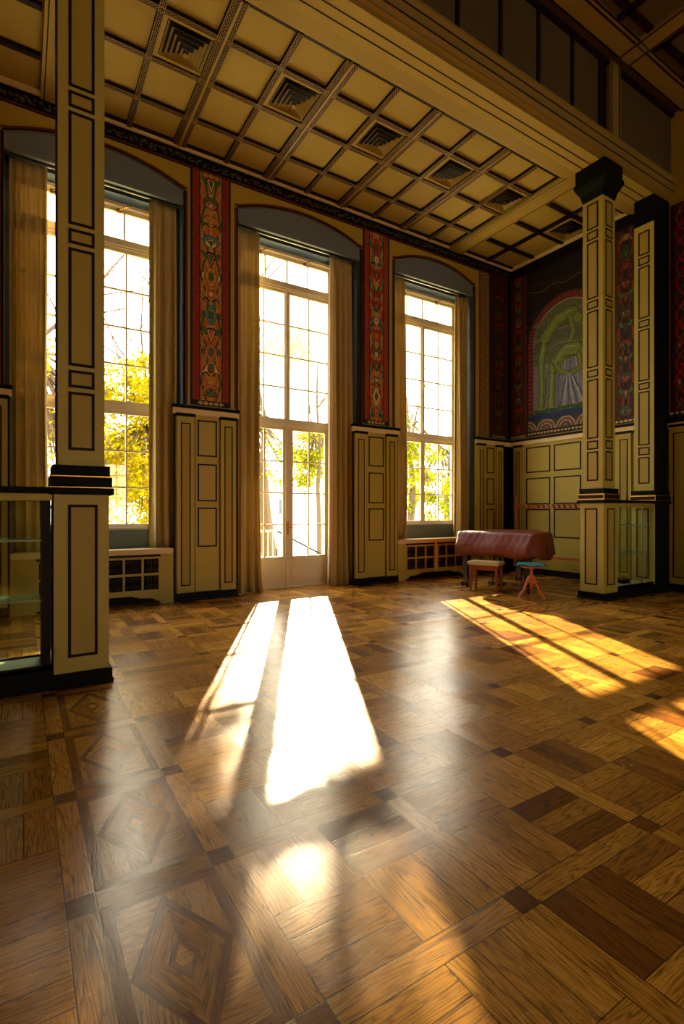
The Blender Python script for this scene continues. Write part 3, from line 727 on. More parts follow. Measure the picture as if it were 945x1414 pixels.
# ------------------------------------------------------------------ curtains
def curtain(x0, x1, z0, z1, seed, label, group, yc=WY+.16, flare=0, lining=None):
    rnd = random.Random(seed); nx, nz = 90, 40; n_f = max(3, int((x1-x0)/.11)); ph = [rnd.uniform(-.5,.5) for _ in range(n_f+2)]; amp = [rnd.uniform(.5,1.2) for _ in range(n_f+2)]
    b = MB(); vs = []
    for j in range(nz+1):
        t = j/nz; z = z0+(z1-z0)*t
        for i in range(nx+1):
            s = i/nx; k = s*n_f; ki = int(k)
            am = (amp[ki]*(1-k+ki)+amp[min(ki+1,n_f)]*(k-ki)); pp = ph[ki]*(1-k+ki)+ph[min(ki+1,n_f)]*(k-ki)
            A = .082*am*(.35+.65*(1-t)**.5 if t > .02 else 1)
            if t > .97: A *= .6
            x = x0+(x1-x0)*s+.012*math.sin(k*2*PI*2+seed)*(1-t)+ (flare*(1-t)**6*(s-.3))
            y = yc+A*math.sin(2*PI*k+pp*(1.5-t))+.014*math.sin(4.4*PI*k+seed+2*t)*(1-t)
            x += .02*math.sin(z*1.1+seed)*s*(1-t)
            zz = z + (.02*math.sin(k*3+seed) if t == 0 and z0 < .3 else 0)
            vs.append((x, y, max(zz, .004)))
    fs = [(j*(nx+1)+i, j*(nx+1)+i+1, (j+1)*(nx+1)+i+1, (j+1)*(nx+1)+i) for j in range(nz) for i in range(nx)]
    li = int(nx*lining) if lining else 0
    b.add(vs, fs); b.m = [1 if (lining and (f_ % nx) < li) else 0 for f_ in range(len(fs))]
    o = b.build('curtain', [M['curtain'], M['lining']], None, smooth=True, fix=False)
    sm = o.modifiers.new('thickness', 'SOLIDIFY'); sm.thickness = .003
    tag(o, label, 'curtain', group)
G = 'beige curtains drawn to the window sides'
curtain(-.14, .31, .85, 6.248, 1, 'beige curtain at the far left of the left window, left of the pillar', G)
curtain(1.68, 2.09, .85, 6.248, 2, 'beige curtain on the right side of the left window', G)
curtain(3.09, 3.52, .0, 6.248, 3, 'floor-length beige curtain left of the sunlit glazed door', G, flare=.06)
curtain(4.93, 5.43, .0, 6.248, 4, 'floor-length beige curtain with pale lining right of the glazed door', G, flare=.10, lining=.16)
curtain(6.40, 6.76, .85, 6.248, 5, 'beige curtain on the left side of the right window', G)
curtain(8.20, 8.56, .85, 6.248, 6, 'beige curtain on the right side of the right window, above the piano', G)

# ------------------------------------------------------------------ wainscot between the windows
def pil_strip(b, f, p, a0, a1, z0=.13, z1=2.90):
    """narrow stile with dark cap and inlaid line; materials 0 panel 1 line 2 black 3 cream"""
    b.fb(f, p, a0, a1, z0, z1, 0, .035, 0); b.fb(f, p, a0-.015, a1+.015, z1, z1+.05, 0, .045, 2)
    if abs(a1-a0) > .15:
        b.fr(f, p-.035 if f[1] == '-' else p+.035, a0+.06, a1-.06, z0+.11, z1-.10, .018, .005, 1)
        q = p-.035 if f[1] == '-' else p+.035
        b.fb(f, q, a0+.085, a1-.085, z0+.14, z1-.125, 0, .003, 3)
def small_panels(b, f, p, a0, a1, rows=((2.29,2.87),(1.57,2.17),(.84,1.47)), w=.022):
    for z0, z1 in rows: b.fr(f, p, a0, a1, z0, z1, w, .008, 1)
WM = [M['panel'], M['line'], M['black'], M['panel2'], M['cream']]
def wains(x0, x1, name):
    b = MB()
    b.fb('y-', WY, x0, x1, 0, CAP, 0, .02, 0)
    b.fb('y-', WY, x0-.02, x1+.02, CAP-.09, CAP, .0, .06, 4); b.fb('y-', WY, x0-.03, x1+.03, CAP, CAP+.05, 0, .075, 2)
    b.fb('y-', WY, x0-.0, x0+.025, .13, CAP-.09, 0, .03, 2); b.fb('y-', WY, x1-.025, x1, .13, CAP-.09, 0, .03, 2)
    pil_strip(b, 'y-', WY-.02, x0+.04, x0+.31); pil_strip(b, 'y-', WY-.02, x1-.29, x1-.03)
    small_panels(b, 'y-', WY-.02, x0+.37, x1-.345)
    b.fb('y-', WY, x0+.325, x0+.335, .13, CAP-.1, 0, .024, 1); b.fb('y-', WY, x1-.31, x1-.30, .13, CAP-.1, 0, .024, 1)
    struct(b.build(name, WM))
    b = MB(); b.fb('y-', WY, x0, x1, 0, .13, 0, .05, 0); b.fb('y-', WY, x0, x1, .0, .03, .05, .065, 0); return b
n = 8
for x0, x1 in ((2.01, 3.04), (5.34, 6.42), (-1.2, -.13)):
    bb = wains(x0, x1, 'trim_%d' % n); struct(bb.build('baseboard_back', M['black'])); n += 1
# last stretch into the corner
b = MB(); x0 = 8.62; b.fb('y-', WY, x0, WX, 0, CAP, 0, .02, 0); b.fb('y-', WY, x0, WX, CAP-.09, CAP, 0, .06, 4); b.fb('y-', WY, x0, WX, CAP, CAP+.05, 0, .075, 2)
pil_strip(b, 'y-', WY-.02, 8.68, 8.93); small_panels(b, 'y-', WY-.02, 9.0, 9.24); pil_strip(b, 'y-', WY-.02, 9.30, 9.52)
b.fb('y-', WY-.02, 9.56, WX, .1, CAP-.1, 0, .02, 2)
b.fb('y-', WY, 9.72, WX, CAP+.05, 6.86, 0, .014, 2); b.fb('x-', WX, 8.19, WY-.014, CAP+.05, 6.86, 0, .014, 2)
struct(b.build('trim_%d' % n, WM)); n += 1
b = MB(); b.fb('y-', WY, x0, WX, 0, .13, 0, .05); struct(b.build('baseboard_back', M['black']))
# mural wall
b = MB(); f = 'x-'
b.fb(f, WX, 4.9, WY-.02, 0, CAP, 0, .02, 0); b.fb(f, WX, 4.9, WY-.02, CAP-.09, CAP, 0, .06, 4); b.fb(f, WX, 4.9, WY-.02, CAP, CAP+.05, 0, .075, 2)
b.fb(f, WX-.02, 8.06, 8.13, .1, CAP-.1, 0, .02, 2); pil_strip(b, f, WX-.02, 7.80, 8.02)
for a0, a1 in ((7.07, 7.70), (6.34, 6.98), (5.70, 6.25)): small_panels(b, f, WX-.02, a0, a1, w=.028)
b.fb(f, WX-.02, 5.64, 5.66, .13, 2.9, 0, .01, 1); pil_strip(b, f, WX-.02, 5.30, 5.58); pil_strip(b, f, WX-.02, 4.98, 5.24)
struct(b.build('trim_%d' % n, WM)); n += 1
b = MB(); b.fb(f, WX, 4.9, WY-.05, 0, .13, 0, .05); struct(b.build('baseboard_right', M['black']))
b = MB(); b.fb(f, WX, YB, 4.66, 0, CAP-.05, 0, .02, 0); b.fb(f, WX, YB, 4.66, CAP-.14, CAP-.05, 0, .06, 4); b.fb(f, WX, YB, 4.66, CAP-.05, CAP+.06, 0, .075, 2)
for k in range(8): pil_strip(b, f, WX-.02, 4.28-.9*k, 4.62-.9*k); b.fb(f, WX-.02, 4.22-.9*k, 4.235-.9*k, .13, 2.8, 0, .01, 1)
struct(b.build('trim_%d' % n, WM)); n += 1
b = MB(); b.fb(f, WX, YB, 4.66, 0, .13, 0, .05); struct(b.build('baseboard_right', M['black']))

# ------------------------------------------------------------------ radiator covers under the two windows
def radiator(c, x0, x1, label):
    r = empty('radiator_cover', ((x0+x1)/2, WY-.02, 0), label, 'radiator cover', 'radiator covers under the windows')
    yf = WY-.03
    b = MB()
    b.box(x0, x1, yf-.02, WY+.29, .80, .84, 0); b.box(x0, x1, yf, yf+.02, .755, .80, 0)
    b.build('top', M['cream'], r, bevel=.006)
    d0, d1 = c-.82, c+.82
    b = MB()
    b.box(x0, d0, yf, yf+.02, .0, .755, 0); b.box(d1, x1, yf, yf+.02, .0, .755, 0)
    b.box(d0, d1, yf+.01, yf+.02, .72, .755, 1)
    b.box(d0, d1, yf, yf+.02, .14, .19, 0)
    # shaped brackets at the foot
    for s, e in ((d0, 1), (d1, -1)):
        pts = [(0,.14),(.42,.14),(.30,.10),(.12,.09),(.06,.05),(0,.03)]
        vs = [(s+e*px, yf, pz) for px, pz in pts]+[(s+e*px, yf+.02, pz) for px, pz in pts]; m = len(pts)
        b.add(vs, [tuple(range(m)), tuple(range(m, 2*m))]+[(q, (q+1)%m, m+(q+1)%m, m+q) for q in range(m)], 0)
    b.build('front_board', [M['panel'], M['line']], r)
    b = MB(); b.box(d0, d1, yf+.15, yf+.17, 0, .14); b.build('toe_recess', M['black'], r)
    for a, e in ((d0, c-.03), (c+.03, d1)):
        b = MB(); z0, z1 = .19, .72; w = .032
        b.box(a, e, yf-.008, yf+.012, z0, z0+w); b.box(a, e, yf-.008, yf+.012, z1-w, z1); zm = (z0+z1)/2; b.box(a, e, yf-.008, yf+.012, zm-.018, zm+.018)
        for k in range(4): x = a+(e-a)*k/3; x = min(max(x, a+w/2), e-w/2); b.box(x-w/2, x+w/2, yf-.0085, yf+.0125, z0, z1)
        d = b.build('door', M['panel'], r)
        b = MB(); b.box(a, e, yf+.014, yf+.018, z0, z1, 0)
        for k in range(3):
            for j in range(2):
                cx = a+(e-a)*(k+.5)/3; cz = (z0+.03+zm-.015)/2 if j == 0 else (zm+.015+z1-.03)/2
                for sx in (-1, 1):
                    for sz in (-1, 1):
                        px, pz = cx+sx*.048, cz+sz*.05; pts = []
                        for q in range(15): t = q*.6; rr = .038*(1-q/19); pts.append((px+sx*rr*math.cos(t), yf+.009, pz+sz*rr*math.sin(t)))
                        b.tube(pts, .0032, 4, 1, False)
                b.tube([(cx,yf+.009,cz-.1),(cx,yf+.009,cz+.1)], .003, 4, 1, False)
        b.build('grille', [M['grille'], M['grillecurl']], d)
    b = MB(); b.box(c-.028, c+.028, yf-.004, yf+.016, .14, .755); b.build('centre_post', M['cream'], r)
radiator(WIN[0][0]+.06, -.13, 2.0, 'radiator cover with scrolled metal grilles below the left window, behind the left pillar')
radiator(7.45, 6.42, 8.60, 'radiator cover with square dark grilles below the right window, partly behind the piano')

# ------------------------------------------------------------------ pillars
def pillar(px, py, label, half=False, dark=False, faces=('y-','x-')):
    """px,py near left corner of the pedestal, .40 square"""
    W_ = .40 if not half else WX-px
    D_ = .40; r = empty('pillar', (px+W_/2, py+D_/2, 0), label, 'pillar', 'square panelled pillars')
    x0, x1, y0, y1 = px, px+W_, py, py+D_
    side = M['black'] if dark else M['panel']
    b = MB(); b.box(x0-.025, x1+(.025 if not half else 0), y0-.025, y1+.025, 0, .115); b.box(x0-.035, x1+(.035 if not half else 0), y0-.035, y1+.035, 0, .03); b.build('plinth', M['bluk'], r, bevel=.006)
    def boxf(b, x0, x1, y0, y1, z0, z1):
        b.box(x0, x1, y0, y1, z0, z1, 0)
    b = MB(); b.box(x0, x1, y0, y1, .115, 1.54, 0)
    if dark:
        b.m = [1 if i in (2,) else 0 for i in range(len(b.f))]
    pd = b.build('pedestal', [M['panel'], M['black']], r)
    b = MB()
    def inl(b, f, p, a0, a1, z0, z1): b.fr(f, p, a0, a1, z0, z1, .022, .006, 0); b.fb(f, p, a0+.022, a1-.022, z0+.022, z1-.022, 0, .002, 1)
    FF = []
    if not dark: FF.append(('y-', y0, x0, x1))
    FF.append(('x-', x0, y0, y1))
    if not half: FF.append(('x+', x1, y0, y1))
    for f, p, a, e in FF: inl(b, f, p, a+.10, e-.085, .235, 1.46)
    b.build('inlay_panel', [M['line'], M['panel2']], pd)
    b = MB()
    for z0, z1, o in ((1.54,1.595,.035),(1.60,1.685,.022),(1.69,1.775,.008)):
        b.box(x0-o, x1+(o if not half else 0), y0-o, y1+o, z0, z1, 0)
    for z, o in ((1.597,.030),(1.687,.024)): b.box(x0-o, x1+(o if not half else 0), y0-o, y1+o, z-.004, z+.004, 1)
    if px > 5:
        for f, p, a, e in FF:
            b.fr(f, p-.022 if f[1]=='-' else p+.022, a-.02, e+.02, 1.605, 1.68, .008, .004, 1)
            b.fb(f, p-.022 if f[1]=='-' else p+.022, a, e, 1.62, 1.665, 0, .003, 2)
    b.build('base_moulding', [M['bluk'], M['brass'], M['line']], r)
    i = .03; X0, X1, Y0, Y1 = x0+i, x1-(i if not half else 0), y0+i, y1-i
    b = MB(); b.box(X0, X1, Y0, Y1, 1.775, 6.48, 0)
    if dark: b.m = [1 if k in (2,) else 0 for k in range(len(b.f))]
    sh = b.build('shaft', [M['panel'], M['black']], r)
    b = MB(); rows = []; z = 1.90; tops = [2.37, 3.53, 4.63, 5.74, 6.36]; bots = [1.90, 2.58, 3.72, 4.83, 5.95]
    for f, p, a, e in FF:
        q = {'y-': Y0, 'x-': X0, 'x+': X1}[f]; A, E = a+i+.075, e-i-.075
        for zb, zt in zip(bots, tops): inl(b, f, q, A, E, zb, zt)
        for zb, zt in ((2.405,2.545),(3.565,3.685),(4.665,4.795),(5.775,5.915)): inl(b, f, q, A, E, zb, zt)
    b.build('inlay_panel', [M['line'], M['panel2']], sh)
    b = MB()
    if half: b.box(X0, X1, Y0, Y1, 6.48, 6.95); b.build('capital', M['bluk'], r); return
    prof = [(.0,6.42),(.02,6.50),(.03,6.54),(.075,6.62),(.095,6.66),(.10,6.72),(.08,6.74),(.08,6.95)]
    for (o0, z0), (o1, z1) in zip(prof, prof[1:]):
        A = [(X0-o0,Y0-o0),(X1+o0*(not half),Y0-o0),(X1+o0*(not half),Y1+o0),(X0-o0,Y1+o0)]; B = [(X0-o1,Y0-o1),(X1+o1*(not half),Y0-o1),(X1+o1*(not half),Y1+o1),(X0-o1,Y1+o1)]
        b.add([(x,y,z0) for x,y in A]+[(x,y,z1) for x,y in B], [(k,(k+1)%4,4+(k+1)%4,4+k) for k in range(4)])
    b.build('capital', M['bluk'], r)
pillar(.215, 4.62, 'tall square pillar with inlaid panels at the left, beside the cropped glass cabinet')
pillar(7.75, 4.62, 'tall square pillar with dark capital on the right, in front of the arched mural')
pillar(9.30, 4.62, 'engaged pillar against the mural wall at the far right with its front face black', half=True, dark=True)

# ------------------------------------------------------------------ glass cabinets between the pillars
def cabinet(x0, x1, y0, y1, label, nx, frame='bluk', posts=()):
    r = empty('glass_cabinet', ((x0+x1)/2, (y0+y1)/2, 0), label, 'glass cabinet', 'glass cabinets between pillars')
    b = MB(); b.box(x0, x1, y0-.02, y1, 0, .16); b.build('plinth', M['black'], r, bevel=.004)
    b = MB(); b.box(x0, x1, y0-.04, y1+.03, 1.545, 1.595); b.build('top', M['bluk'], r, bevel=.004)
    b = MB(); b.box(x0, x1, y0+.0, y1, .16, .185); b.build('floor_board', M['pale'], r)
    b = MB(); fm = .035
    for y in (y0, y1-.02):
        b.box(x0, x1, y, y+.02, 1.49, 1.545, 0); b.box(x0, x1, y, y+.02, .16, .20, 1)
    for x in posts: b.box(x-.03, x+.03, y0, y1, .16, 1.49, 1)
    for k in range(1, nx): x = x0+(x1-x0)*k/nx; b.box(x-.009, x+.009, y0, y0+.012, .2, 1.49, 2)
    b.build('frame', [M['panel'], M['line'], M['steel']], r)
    b = MB(); b.box(x0, x1, y0+.012, y0+.017, .2, 1.49); b.build('glass_pane', M['cabglass'], r)
    b = MB(); b.box(x0, x1, y1-.012, y1-.007, .2, 1.49); b.build('glass_pane', M['cabglass'], r)
    for z in (.70, 1.17):
        b = MB(); b.box(x0+.02, x1-.02, y0+.04, y1-.04, z, z+.012, 0); b.box(x0+.02, x1-.02, y0+.036, y0+.04, z, z+.012, 1); b.build('shelf', [M['shelfglass'], M['pale']], r)
    return r
cabinet(-1.6, .205, 4.62, 5.02, 'glass display cabinet at the left edge, left of the left pillar', 1, posts=(.165,-1.57))
cabinet(8.16, 9.26, 4.62, 5.02, 'glass display cabinet right of the right pillar, with thin upright bars', 3)
def lamp_box():
    b = MB(); b.box(8.62, 8.80, 4.78, 4.90, .187, .25, 0); b.box(8.64, 8.78, 4.80, 4.88, .25, .30, 1)
    tag(b.build('display_box', [M['black'], M['fascia']], bevel=.004), 'small dark box standing on the floor of the right glass cabinet', 'box')
lamp_box()

# ------------------------------------------------------------------ covered grand piano
PA = Vector((7.10, 7.12, 0)); PB = Vector((7.40, 5.62, 0)); ey = (PA-PB).normalized(); ex = Vector((ey.y, -ey.x, 0))
def pl(u, v, z): q = PB+ex*u+ey*v; return (q.x, q.y, z)     # u = towards the tail, v = from treble to bass
PW = (PA-PB).length
outl = [(0,0),(.35,0),(.62,.02),(.88,.12),(1.12,.36),(1.32,.55),(1.52,.62),(1.68,.72),(1.76,.92),(1.74,1.18),(1.62,1.38),(1.40,PW-.02),(.8,PW),(0,PW)]
pr = empty('grand_piano', pl(.8, PW/2, 0), 'dark grand piano standing in the corner under its red-brown cover', 'piano')
b = MB(); o2 = [(.03+u*.97, .03+v*.96) for u, v in outl]; m = len(o2)
b.add([pl(u,v,.62) for u,v in o2]+[pl(u,v,.97) for u,v in o2], [tuple(range(m)), tuple(range(m,2*m))]+[(i,(i+1)%m,m+(i+1)%m,m+i) for i in range(m)])
b.add([pl(u,v,z) for z in (.60,.74) for u,v in ((-.12,.03),(.1,.03),(.1,PW-.03),(-.12,PW-.03))], [(0,1,2,3),(4,5,6,7),(0,1,5,4),(1,2,6,5),(2,3,7,6),(3,0,4,7)])
b.build('body', M['pianoblack'], pr)
for lu, lv in ((.05,.16),(.05,PW-.16),(1.45,1.02)):
    b = MB(); c0 = [( -.06,-.06),(.06,-.06),(.06,.06),(-.06,.06)]
    b.add([pl(lu+a*.6,lv+c_*.6,.09) for a,c_ in c0]+[pl(lu+a,lv+c_,.62) for a,c_ in c0], [(0,1,2,3),(4,5,6,7)]+[(i,(i+1)%4,4+(i+1)%4,4+i) for i in range(4)])
    lg = b.build('leg', M['pianoblack'], pr, bevel=.006)
    for sg in (-1, 1):
        b = MB(); q0 = pl(lu-.06, lv+sg*.05-.016, .045); q1 = pl(lu-.06, lv+sg*.05+.016, .045); b.tube([q0, q1], .045, 14); q2, q3 = pl(lu-.06, lv+sg*.05-.022, .045), pl(lu-.06, lv+sg*.05+.022, .045); b.tube([q2, q3], .018, 10, 1)
        b.tube([pl(lu-.06,lv+sg*.05,.06), pl(lu-.0,lv,.10)], .014, 6, 1); b.build('caster', [M['black'], M['brass']], lg)
ly = MB()
for sg in (-.07, .07): ly.tube([pl(.12,PW/2+sg,.62), pl(.10,PW/2+sg*.7,.35), pl(.08,PW/2+sg*1.1,.12)], .016, 8)
ly.add([pl(u,v,z) for z in (.07,.13) for u,v in ((.02,PW/2-.14),(.16,PW/2-.14),(.16,PW/2+.14),(.02,PW/2+.14))], [(0,1,2,3),(4,5,6,7),(0,1,5,4),(1,2,6,5),(2,3,7,6),(3,0,4,7)])
ly = ly.build('pedal_lyre', M['pianoblack'], pr)
for sg in (-.07, 0, .07):
    b = MB(); b.tube([pl(.03,PW/2+sg,.10), pl(-.06,PW/2+sg,.085), pl(-.11,PW/2+sg,.07)], [.008,.012,.010], 8); b.build('pedal', M['brass'], ly)
# cover cloth: follows the outline, front folds over the keyboard
def cover():
    N = 160; P = [Vector((u, v)) for u, v in outl]; seg = [(P[(i+1)%len(P)]-P[i]).length for i in range(len(P))]; tot = sum(seg)
    loop = []
    for k in range(N):
        d = tot*k/N; i = 0
        while d > seg[i]: d -= seg[i]; i += 1
        p = P[i].lerp(P[(i+1)%len(P)], d/seg[i]); loop.append(p)
    cen = Vector((.75, PW/2))
    # outward directions
    out = []
    for k in range(N):
        t = (loop[(k+1)%N]-loop[k-1]).normalized(); o = Vector((t.y, -t.x))
        if o.dot(loop[k]-cen) < 0: o = -o
        out.append(o)
    rnd = random.Random(4); ph = [rnd.uniform(0,6) for _ in range(4)]
    rows = [(0,1.03,-.018),(.0,1.02,0),(0,.98,.022),(0,.90,.03),(0,.82,.035),(0,.74,.045),(0,.68,.05),(0,.62,.055)]
    vs = []
    for r_, (_, z, o) in enumerate(rows):
        for k in range(N):
            p = loop[k]; fr = 1 if p.x < .01 and .02 < p.y < PW-.02 else 0
            w = .014*max(0,r_-1)/6*(math.sin(k*.55+ph[0])+.7*math.sin(k*1.13+ph[1])); oo = o+w; zz = z
            if fr:
                prof = [-.03,-.005,.03,.065,.14,.17,.155,.16]; oo = prof[r_]+.012*math.sin(k*.35+ph[2])*min(1, r_/3)+.006*math.sin(k*1.7+r_); zz = z-(.0 if r_ < 7 else .015)+.010*math.sin(k*.23+ph[3])*r_/7
            if r_ == len(rows)-1: zz += .012*math.sin(k*.31+ph[3])-(.05 if p.x > .02 and p.x < .6 and p.y < .3 else 0)
            q = p+out[k]*oo; vs.append(pl(q.x, q.y, zz))
    fs = [(r_*N+k, r_*N+(k+1)%N, (r_+1)*N+(k+1)%N, (r_+1)*N+k) for r_ in range(len(rows)-1) for k in range(N)]
    top = []
    b = MB(); b.add(vs, fs)
    # top surface, slightly sagging
    M_ = 6; base = len(b.v); tv = []
    for j in range(1, M_+1):
        f_ = 1-j/M_
        for k in range(N):
            p = loop[k]+out[k]*(-.018 if not (loop[k].x < .01 and .02 < loop[k].y < PW-.02) else -.03)
            q = cen+(p-cen)*f_ if j < M_ else cen+(p-cen)*.01; zz = 1.03+.008*(1-f_)+.004*math.sin(k*.4+j); tv.append(pl(q.x,q.y,zz))
    b.v += tv
    for k in range(N): b.f.append([k, (k+1)%N, base+(k+1)%N, base+k]); b.m.append(0)
    for j in range(M_-1):
        for k in range(N): b.f.append([base+j*N+k, base+j*N+(k+1)%N, base+(j+1)*N+(k+1)%N, base+(j+1)*N+k]); b.m.append(0)
    b.f.append([base+(M_-1)*N+k for k in range(N)]); b.m.append(0)
    o = b.build('piano_cover', M['cover'], smooth=True)
    sm = o.modifiers.new('t', 'SOLIDIFY'); sm.thickness = .004; sm.offset = 1
    tag(o, 'red-brown leathery cover draped over the grand piano in the corner', 'piano cover')
cover()

# ------------------------------------------------------------------ piano bench
def bench():
    c = Vector((6.98, 6.32, 0)); ax = Vector((.16,-.40,0)).normalized(); ay = Vector((-ax.y, ax.x, 0)) # long axis, depth
    P = lambda a, d, z: tuple(c+ax*a+ay*d+Vector((0,0,z)))
    r = empty('piano_bench', tuple(c), 'red-brown wooden piano bench with a beige padded seat in front of the covered piano', 'bench')
    def bx(b, a0, a1, d0, d1, z0, z1, mi=0): b.add([P(a,d,z) for z in (z0,z1) for a,d in ((a0,d0),(a1,d0),(a1,d1),(a0,d1))], [(3,2,1,0),(4,5,6,7),(0,1,5,4),(1,2,6,5),(2,3,7,6),(3,0,4,7)], mi)
    b = MB(); bx(b, -.275,.275,-.165,.165,.465,.49); bx(b, -.285,.285,-.175,.175,.49,.52); bx(b, -.27,.27,-.16,.16,.52,.535)
    s = b.build('seat', M['benchpad'], r, bevel=.012)
    b = MB(); bx(b, -.25,.25,-.14,-.12,.38,.465); bx(b, -.25,.25,.12,.14,.38,.465); bx(b, -.25,-.23,-.14,.14,.38,.465); bx(b, .23,.25,-.14,.14,.38,.465)
    b.build('apron', M['redwood'], r)
    for a in (-.235,.235):
        for d in (-.125,.125):
            b = MB(); w = .022; b.add([P(a+i*w*.75,d+j*w*.75,0) for i,j in ((-1,-1),(1,-1),(1,1),(-1,1))]+[P(a+i*w,d+j*w,.44) for i,j in ((-1,-1),(1,-1),(1,1),(-1,1))], [(0,1,2,3),(4,5,6,7)]+[(i,(i+1)%4,4+(i+1)%4,4+i) for i in range(4)]); b.build('leg', M['redwood'], r, bevel=.003)
    for a in (-.235,.235):
        b = MB(); bx(b, a-.01,a+.01,-.12,.12,.15,.18); b.build('stretcher', M['redwood'], r)
    for a in (-.30,.30):
        b = MB(); b.tube([P(a,0,.43),P(a*.88,0,.43)], .025, 12); b.build('knob', M['redwood'], r)
bench()
# ------------------------------------------------------------------ revolving stool with teal cushion
def stool():
    cx, cy = 7.06, 5.43
    r = empty('piano_stool', (cx, cy, 0), 'orange wooden tripod stool standing right of the piano bench', 'stool')
    b = MB(); b.lathe([(.03,.17),(.035,.25),(.028,.30),(.04,.34),(.026,.38),(.02,.46),(.05,.485),(.09,.495)], cx, cy, 16); b.build('column', M['orwood'], r, smooth=True)
    b = MB(); b.lathe([(.17,.495),(.18,.505),(.18,.515),(.17,.52)], cx, cy, 28); b.build('seat', M['orwood'], r)
    for k in range(3):
        a = math.radians(-82+120*k); d = (math.cos(a), math.sin(a)); pts = [(.02,.33),(.06,.30),(.10,.22),(.14,.12),(.20,.05),(.235,.018)]
        b = MB(); vs = []
        for i, (q, z) in enumerate(pts):
            h = (.045,.05,.04,.034,.03,.018)[i]; w = .016
            for sw, sh in ((-1,-1),(1,-1),(1,1),(-1,1)): vs.append((cx+d[0]*q-d[1]*w*sw, cy+d[1]*q+d[0]*w*sw, z+h*sh))
        fs = [(i*4+k2, i*4+(k2+1)%4, (i+1)*4+(k2+1)%4, (i+1)*4+k2) for i in range(len(pts)-1) for k2 in range(4)]+[(0,1,2,3),tuple(20+i for i in range(4))]
        b.add(vs, fs); b.build('leg', M['orwood'], r, bevel=.004)
    # teal cloth cushion: wavy square
    b = MB(); N = 24; vs = []
    th = math.radians(20)
    for s_ in (0, 1):
        for j in range(N+1):
            for i in range(N+1):
                u, v = (i/N-.5)*2, (j/N-.5)*2; e = max(abs(u), abs(v)); x, y = u*.22, v*.22
                z = .545+.022*(1-e**4)*(1 if s_ else -.9)+.010*math.sin(u*4+1)*abs(v)+.012*math.cos(v*5+u*2)*e**2
                z = max(z, .523) if e < .75 else z
                vs.append((cx+x*math.cos(th)-y*math.sin(th), cy+x*math.sin(th)+y*math.cos(th), z))
    K = (N+1)**2; fs = []
    for s_ in (0, 1):
        for j in range(N):
            for i in range(N): q = s_*K+j*(N+1)+i; fs.append((q,q+1,q+N+2,q+N+1))
    b.add(vs, fs); tag(b.build('seat_cushion', M['tealcloth'], smooth=True), 'flat teal cloth cushion lying on the orange tripod stool', 'cushion')
stool()
# ------------------------------------------------------------------ coat rack along the mural wall
def rack():
    X_ = 9.58; r = empty('coat_rack', (X_, 6.9, 0), 'long orange-brown coat rack with a row of pegs along the mural wall', 'coat rack')
    for y in (7.76, 5.95):
        b = MB(); b.box(X_-.022, X_+.022, y-.022, y+.022, .0, 1.72); b.box(X_-.012, X_+.012, y-.012, y+.012, 1.72, 1.75); b.build('post', M['rackwood'], r, bevel=.003)
        b = MB(); b.box(X_-.2, X_+.2, y-.025, y+.025, .0, .05); b.build('foot', M['rackwood'], r, bevel=.005)
    b = MB(); b.box(X_-.014, X_+.014, 5.95, 7.76, 1.47, 1.50); b.box(X_-.014, X_+.014, 5.95, 7.76, 1.53, 1.55); b.build('top_rail', M['rackwood'], r)
    b = MB(); b.box(X_-.015, X_+.015, 5.95, 7.76, .40, .45); b.build('bottom_rail', M['rackwood'], r)
    y = 7.66
    while y > 6.0:
        b = MB(); b.tube([(X_-.01,y,1.50),(X_-.06,y-.02,1.515),(X_-.11,y-.03,1.56)], [.022,.026,.020], 8); b.build('peg', M['rackwood'], r, smooth=True)
        y -= .125
rack()

# ------------------------------------------------------------------ outside: ground, trees, railing, house
b = MB(); b.box(-60, 90, WY+.62, 130, -.62, -.6); struct(b.build('ground', paint('pale_bounce_ground', (215,204,150), .9, .2, 1.5)))  # ground kept pale so it throws light up onto the aisle ceiling
b = MB(); b.box(-2.5, 8.5, WY+.62, 11.2, -.6, -.02); b.box(8.5, 9.2, WY+1, 10.6, -.6, -.3); struct(b.build('terrace', paint('terrace_stone', (206,200,186), .8, .1, 5)))
rl = empty('railing', (5, 11, 0), 'white railing of the terrace seen through the lower door panes', 'railing')
b = MB(); b.box(1.6, 5.1, 10.98, 11.02, .93, .98); b.build('top_rail', M['white'], rl)
for k in range(29):
    b = MB(); b.box(1.62+k*.12, 1.64+k*.12, 10.99, 11.01, -.02, .93); b.build('baluster', M['white'], rl)
b = MB(); b.tube([(5.1,11,.95),(6.6,11.0,.2),(7.4,11,-.2)], .022, 8); b.build('stair_handrail', M['black'], rl)
for x, z in ((5.1,.95),(5.9,.55),(6.7,.15)):
    b = MB(); b.tube([(x,11,-.6),(x,11,z)], .018, 8); b.build('stair_post', M['black'], rl)
M['bark'] = paint('tree_bark', (84,70,56), .9, .3, 12, .4)
def leafmat(name, c1, c2):
    k = NT(name); g = k.n('ShaderNodeNewGeometry'); col = k.mix(g.outputs['Random Per Island'], srgb(*c1), srgb(*c2))
    d = k.n('ShaderNodeBsdfDiffuse'); t = k.n('ShaderNodeBsdfTranslucent'); k.l(col, d.inputs[0]); k.l(col, t.inputs[0]); m = k.n('ShaderNodeMixShader', i0=.5)
    k.l(d.outputs[0], m.inputs[1]); k.l(t.outputs[0], m.inputs[2]); k.l(m.outputs[0], k.out.inputs[0]); return k.m
M['leaf'] = leafmat('yellow_green_leaves', (104,112,12), (178,152,18))
M['leaf3'] = leafmat('pale_sun_blocking_leaves', (205,195,120), (235,222,160))  # leaves of the added sun-blocking tree, pale against the sky
M['leaf2'] = leafmat('green_leaves', (84,104,16), (158,150,22))
